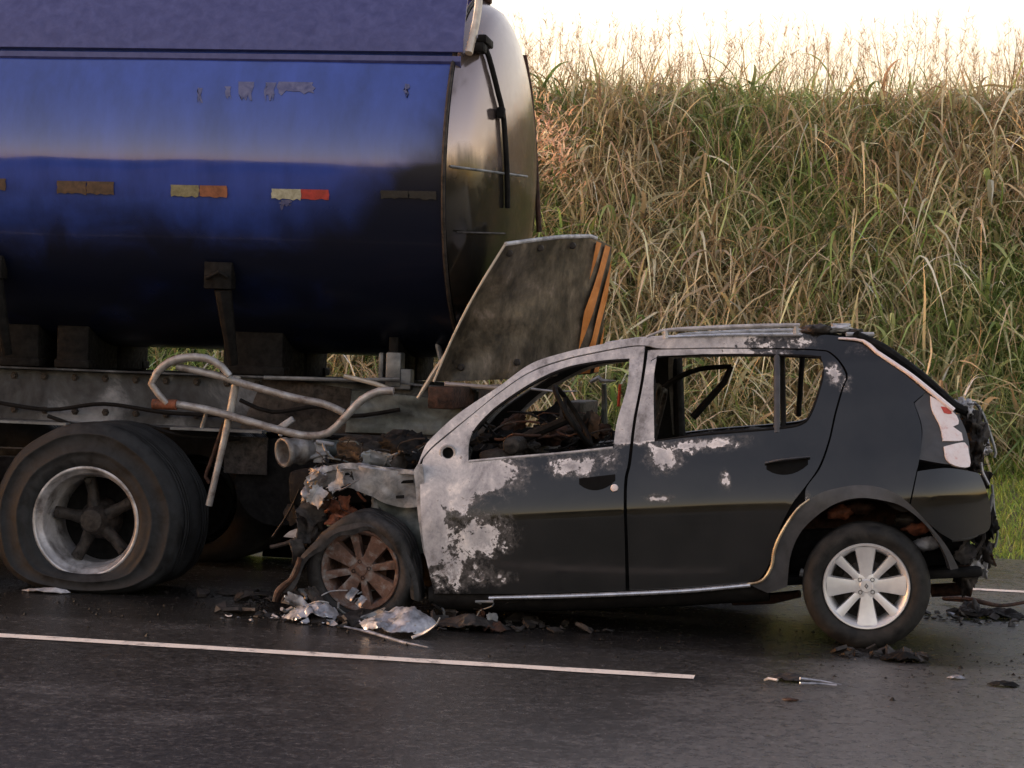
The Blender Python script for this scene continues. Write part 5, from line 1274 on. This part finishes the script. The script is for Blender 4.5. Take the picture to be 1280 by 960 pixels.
# green clumps, fanned and arching
idx, u, v, z, g, br, hs = clumps(3400, 22)
keep = rng.random(len(u)) < np.clip(0.78+1.9*g, 0.12, 1)
u, v, z, br, hs = u[keep], v[keep], z[keep], br[keep], hs[keep]; n = len(u)
blades('tall_green_grass', to_world(u, v, z-0.05), rng.uniform(0.4, 1.15, n)*hs, rng.uniform(0.014, 0.042, n), rng.normal(-PI/2, 1.5, n), np.abs(rng.normal(0.3, 0.3, n)), rng.uniform(0.1, 0.95, n), pick(GREEN, (3, 3, 2, 3), n)*br[:, None], 'leaf',
       'tall green grass arching over the bank behind the wreck', 'grass')
# dry skirts: leaves that rise and hang, straw to brown
idx, u, v, z, g, br, hs = clumps(3000, 22, sig=0.12)
keep = rng.random(len(u)) < np.clip(0.36-1.7*g, 0.07, 1)
u, v, z, br, hs = u[keep], v[keep], z[keep], br[keep], hs[keep]; n = len(u)
blades('dry_straw_grass', to_world(u, v, z+rng.uniform(-0.05, 0.45, n)*hs), rng.uniform(0.3, 0.95, n)*hs, rng.uniform(0.012, 0.046, n), rng.normal(-PI/2, 1.2, n), np.abs(rng.normal(0.25, 0.35, n)), rng.uniform(0.0, 1.9, n), pick(STRAW, (3, 3, 2, 2), n)*br[:, None], 'straw',
       'dry straw-coloured grass hanging among the green on the bank', 'grass', segs=6)
# fine soft undergrowth of pale blades
idx, u, v, z, g, br, hs = clumps(3600, 20, sig=0.22); n = len(u)
gm = np.clip(0.5+1.6*g, 0, 1)[:, None]
fc = gm*pick([(0.30, 0.40, 0.13), (0.40, 0.47, 0.20)], (1, 1), n)+(1-gm)*pick([(0.55, 0.45, 0.27), (0.46, 0.40, 0.22)], (1, 1), n)
blades('fine_pale_grass', to_world(u, v, z+rng.uniform(0, 0.4, n)*hs), rng.uniform(0.25, 0.7, n)*hs, rng.uniform(0.005, 0.012, n), rng.normal(-PI/2, 1.4, n), np.abs(rng.normal(0.35, 0.35, n)), rng.uniform(0.1, 1.1, n), fc*br[:, None], 'leaf',
       'fine pale yellow-green grass filling the bank between the coarse leaves', 'grass', segs=4)
# added russet blades beside the tank: low sun glints put into their colour
c0 = ROAD.pix(702, 190, 10.9); n = 420
u = c0.x+rng.normal(0, 0.16, n)-0.1; v = 10.9+rng.normal(0, 0.25, n); z = c0.z+rng.normal(0, 0.24, n)+(c0.x-u)*0.8
blades('sun_glint_blades', to_world(u, v, z), rng.uniform(0.05, 0.16, n), rng.uniform(0.015, 0.034, n), rng.uniform(-PI, PI, n), rng.uniform(0.2, 1.5, n), rng.uniform(0, 0.6, n), pick([(0.62, 0.40, 0.27), (0.74, 0.55, 0.40)], (1, 1), n), 'leaf',
       'russet blades coloured as sun glints on the bank just right of the tank', 'sun glints', segs=2)
# broad drooping leaves in loose tufts
idx, u, v, z, g, br, hs = clumps(620, 9, sig=0.10); n = len(u)
gm = (rng.random(n) < np.clip(0.5+1.6*g, 0.1, 0.9))[:, None]
blades('broad_leaves', to_world(u, v, z+rng.uniform(0.1, 0.5, n)), rng.uniform(0.5, 1.1, n)*hs, rng.uniform(0.035, 0.07, n), rng.normal(-PI/2, 1.3, n), np.abs(rng.normal(0.35, 0.3, n)), rng.uniform(0.4, 1.5, n), np.where(gm, pick(GREEN, (2, 3, 1, 3), n), pick(STRAW, (3, 2, 3, 1), n))*br[:, None], 'leaf',
       'broad drooping leaves in tufts on the grass bank', 'grass', segs=7)
# thin tangle, any direction
n = 16000; u, v, z = bank(n)
blades('tangled_grass', to_world(u, v, z+rng.uniform(0, 0.5, n)), rng.uniform(0.3, 0.8, n), rng.uniform(0.006, 0.014, n), rng.uniform(-PI, PI, n), np.abs(rng.normal(0.9, 0.5, n)), rng.uniform(0, 1.2, n), pick(STRAW+GREEN, (2, 2, 2, 1, 2, 2, 1, 2), n), 'straw',
       'thin tangled grass blades crossing the bank in all directions', 'grass')
# long pale stalks
n = 3200; u, v, z = bank(n)
blades('pale_stalks', to_world(u, v, z), rng.uniform(0.8, 1.7, n), rng.uniform(0.010, 0.024, n), rng.uniform(-PI, PI, n), np.abs(rng.normal(0.2, 0.35, n)), rng.uniform(0, 0.35, n), pick([(0.5, 0.41, 0.26), (0.38, 0.3, 0.17)], (1, 1), n), 'straw',
       'long pale cane-like stalks leaning through the grass bank', 'grass', stemw=0.95)
# flowering tops: thin stems with feathery panicles
n = 1900; u = rng.uniform(UMIN, UMAX, n); v = rng.uniform(11.6, 15.5, n); z = terrain_z(v)
sl = rng.uniform(0.9, 1.75, n); saz = rng.uniform(-PI, PI, n); stl = np.abs(rng.normal(0.12, 0.12, n))
sc = pick([(0.30, 0.22, 0.12), (0.2, 0.17, 0.08)], (1, 1), n)
bw = to_world(u, v, z)
blades('flower_stems', bw, sl, rng.uniform(0.005, 0.009, n), saz, stl, rng.uniform(0.02, 0.15, n), sc, 'straw', 'thin flowering stems standing above the grass bank against the sky', 'grass', stemw=1.0)
mI = 26; idx = np.repeat(np.arange(n), mI); tt = rng.uniform(0.68, 1.0, n*mI)
hb = bw[idx].copy(); hb[:, 0] += np.cos(saz[idx])*sl[idx]*np.sin(stl[idx])*tt; hb[:, 1] += np.sin(saz[idx])*sl[idx]*np.sin(stl[idx])*tt
hb[:, 2] += sl[idx]*(np.cos(stl[idx])*tt-0.08*tt**2.6)
k = len(idx)
blades('feathery_panicles', hb, rng.uniform(0.08, 0.34, k)*(1.3-tt), rng.uniform(0.003, 0.006, k), rng.uniform(-PI, PI, k), rng.uniform(0.3, 1.1, k), rng.uniform(0, 0.3, k), pick([(0.48, 0.34, 0.24), (0.36, 0.27, 0.16)], (1, 1), k), 'straw',
       'feathery flower heads above the grass bank', 'grass', segs=2, stemw=1.0)
# mown verge
n = 70000; u = rng.uniform(-6, UMAX-3, n); v = rng.uniform(5.6, 10.3, n); z = terrain_z(v)
blades('verge_lawn', to_world(u, v, z), rng.uniform(0.05, 0.16, n)*(1+1.2*(v > 9)), rng.uniform(0.008, 0.016, n), rng.uniform(-PI, PI, n), np.abs(rng.normal(0.4, 0.3, n)), rng.uniform(0, 0.5, n), pick([(0.22, 0.32, 0.06), (0.28, 0.38, 0.09), (0.32, 0.33, 0.13)], (3, 3, 1), n), 'leaf',
       'short bright green lawn of the road verge', 'grass', segs=2)
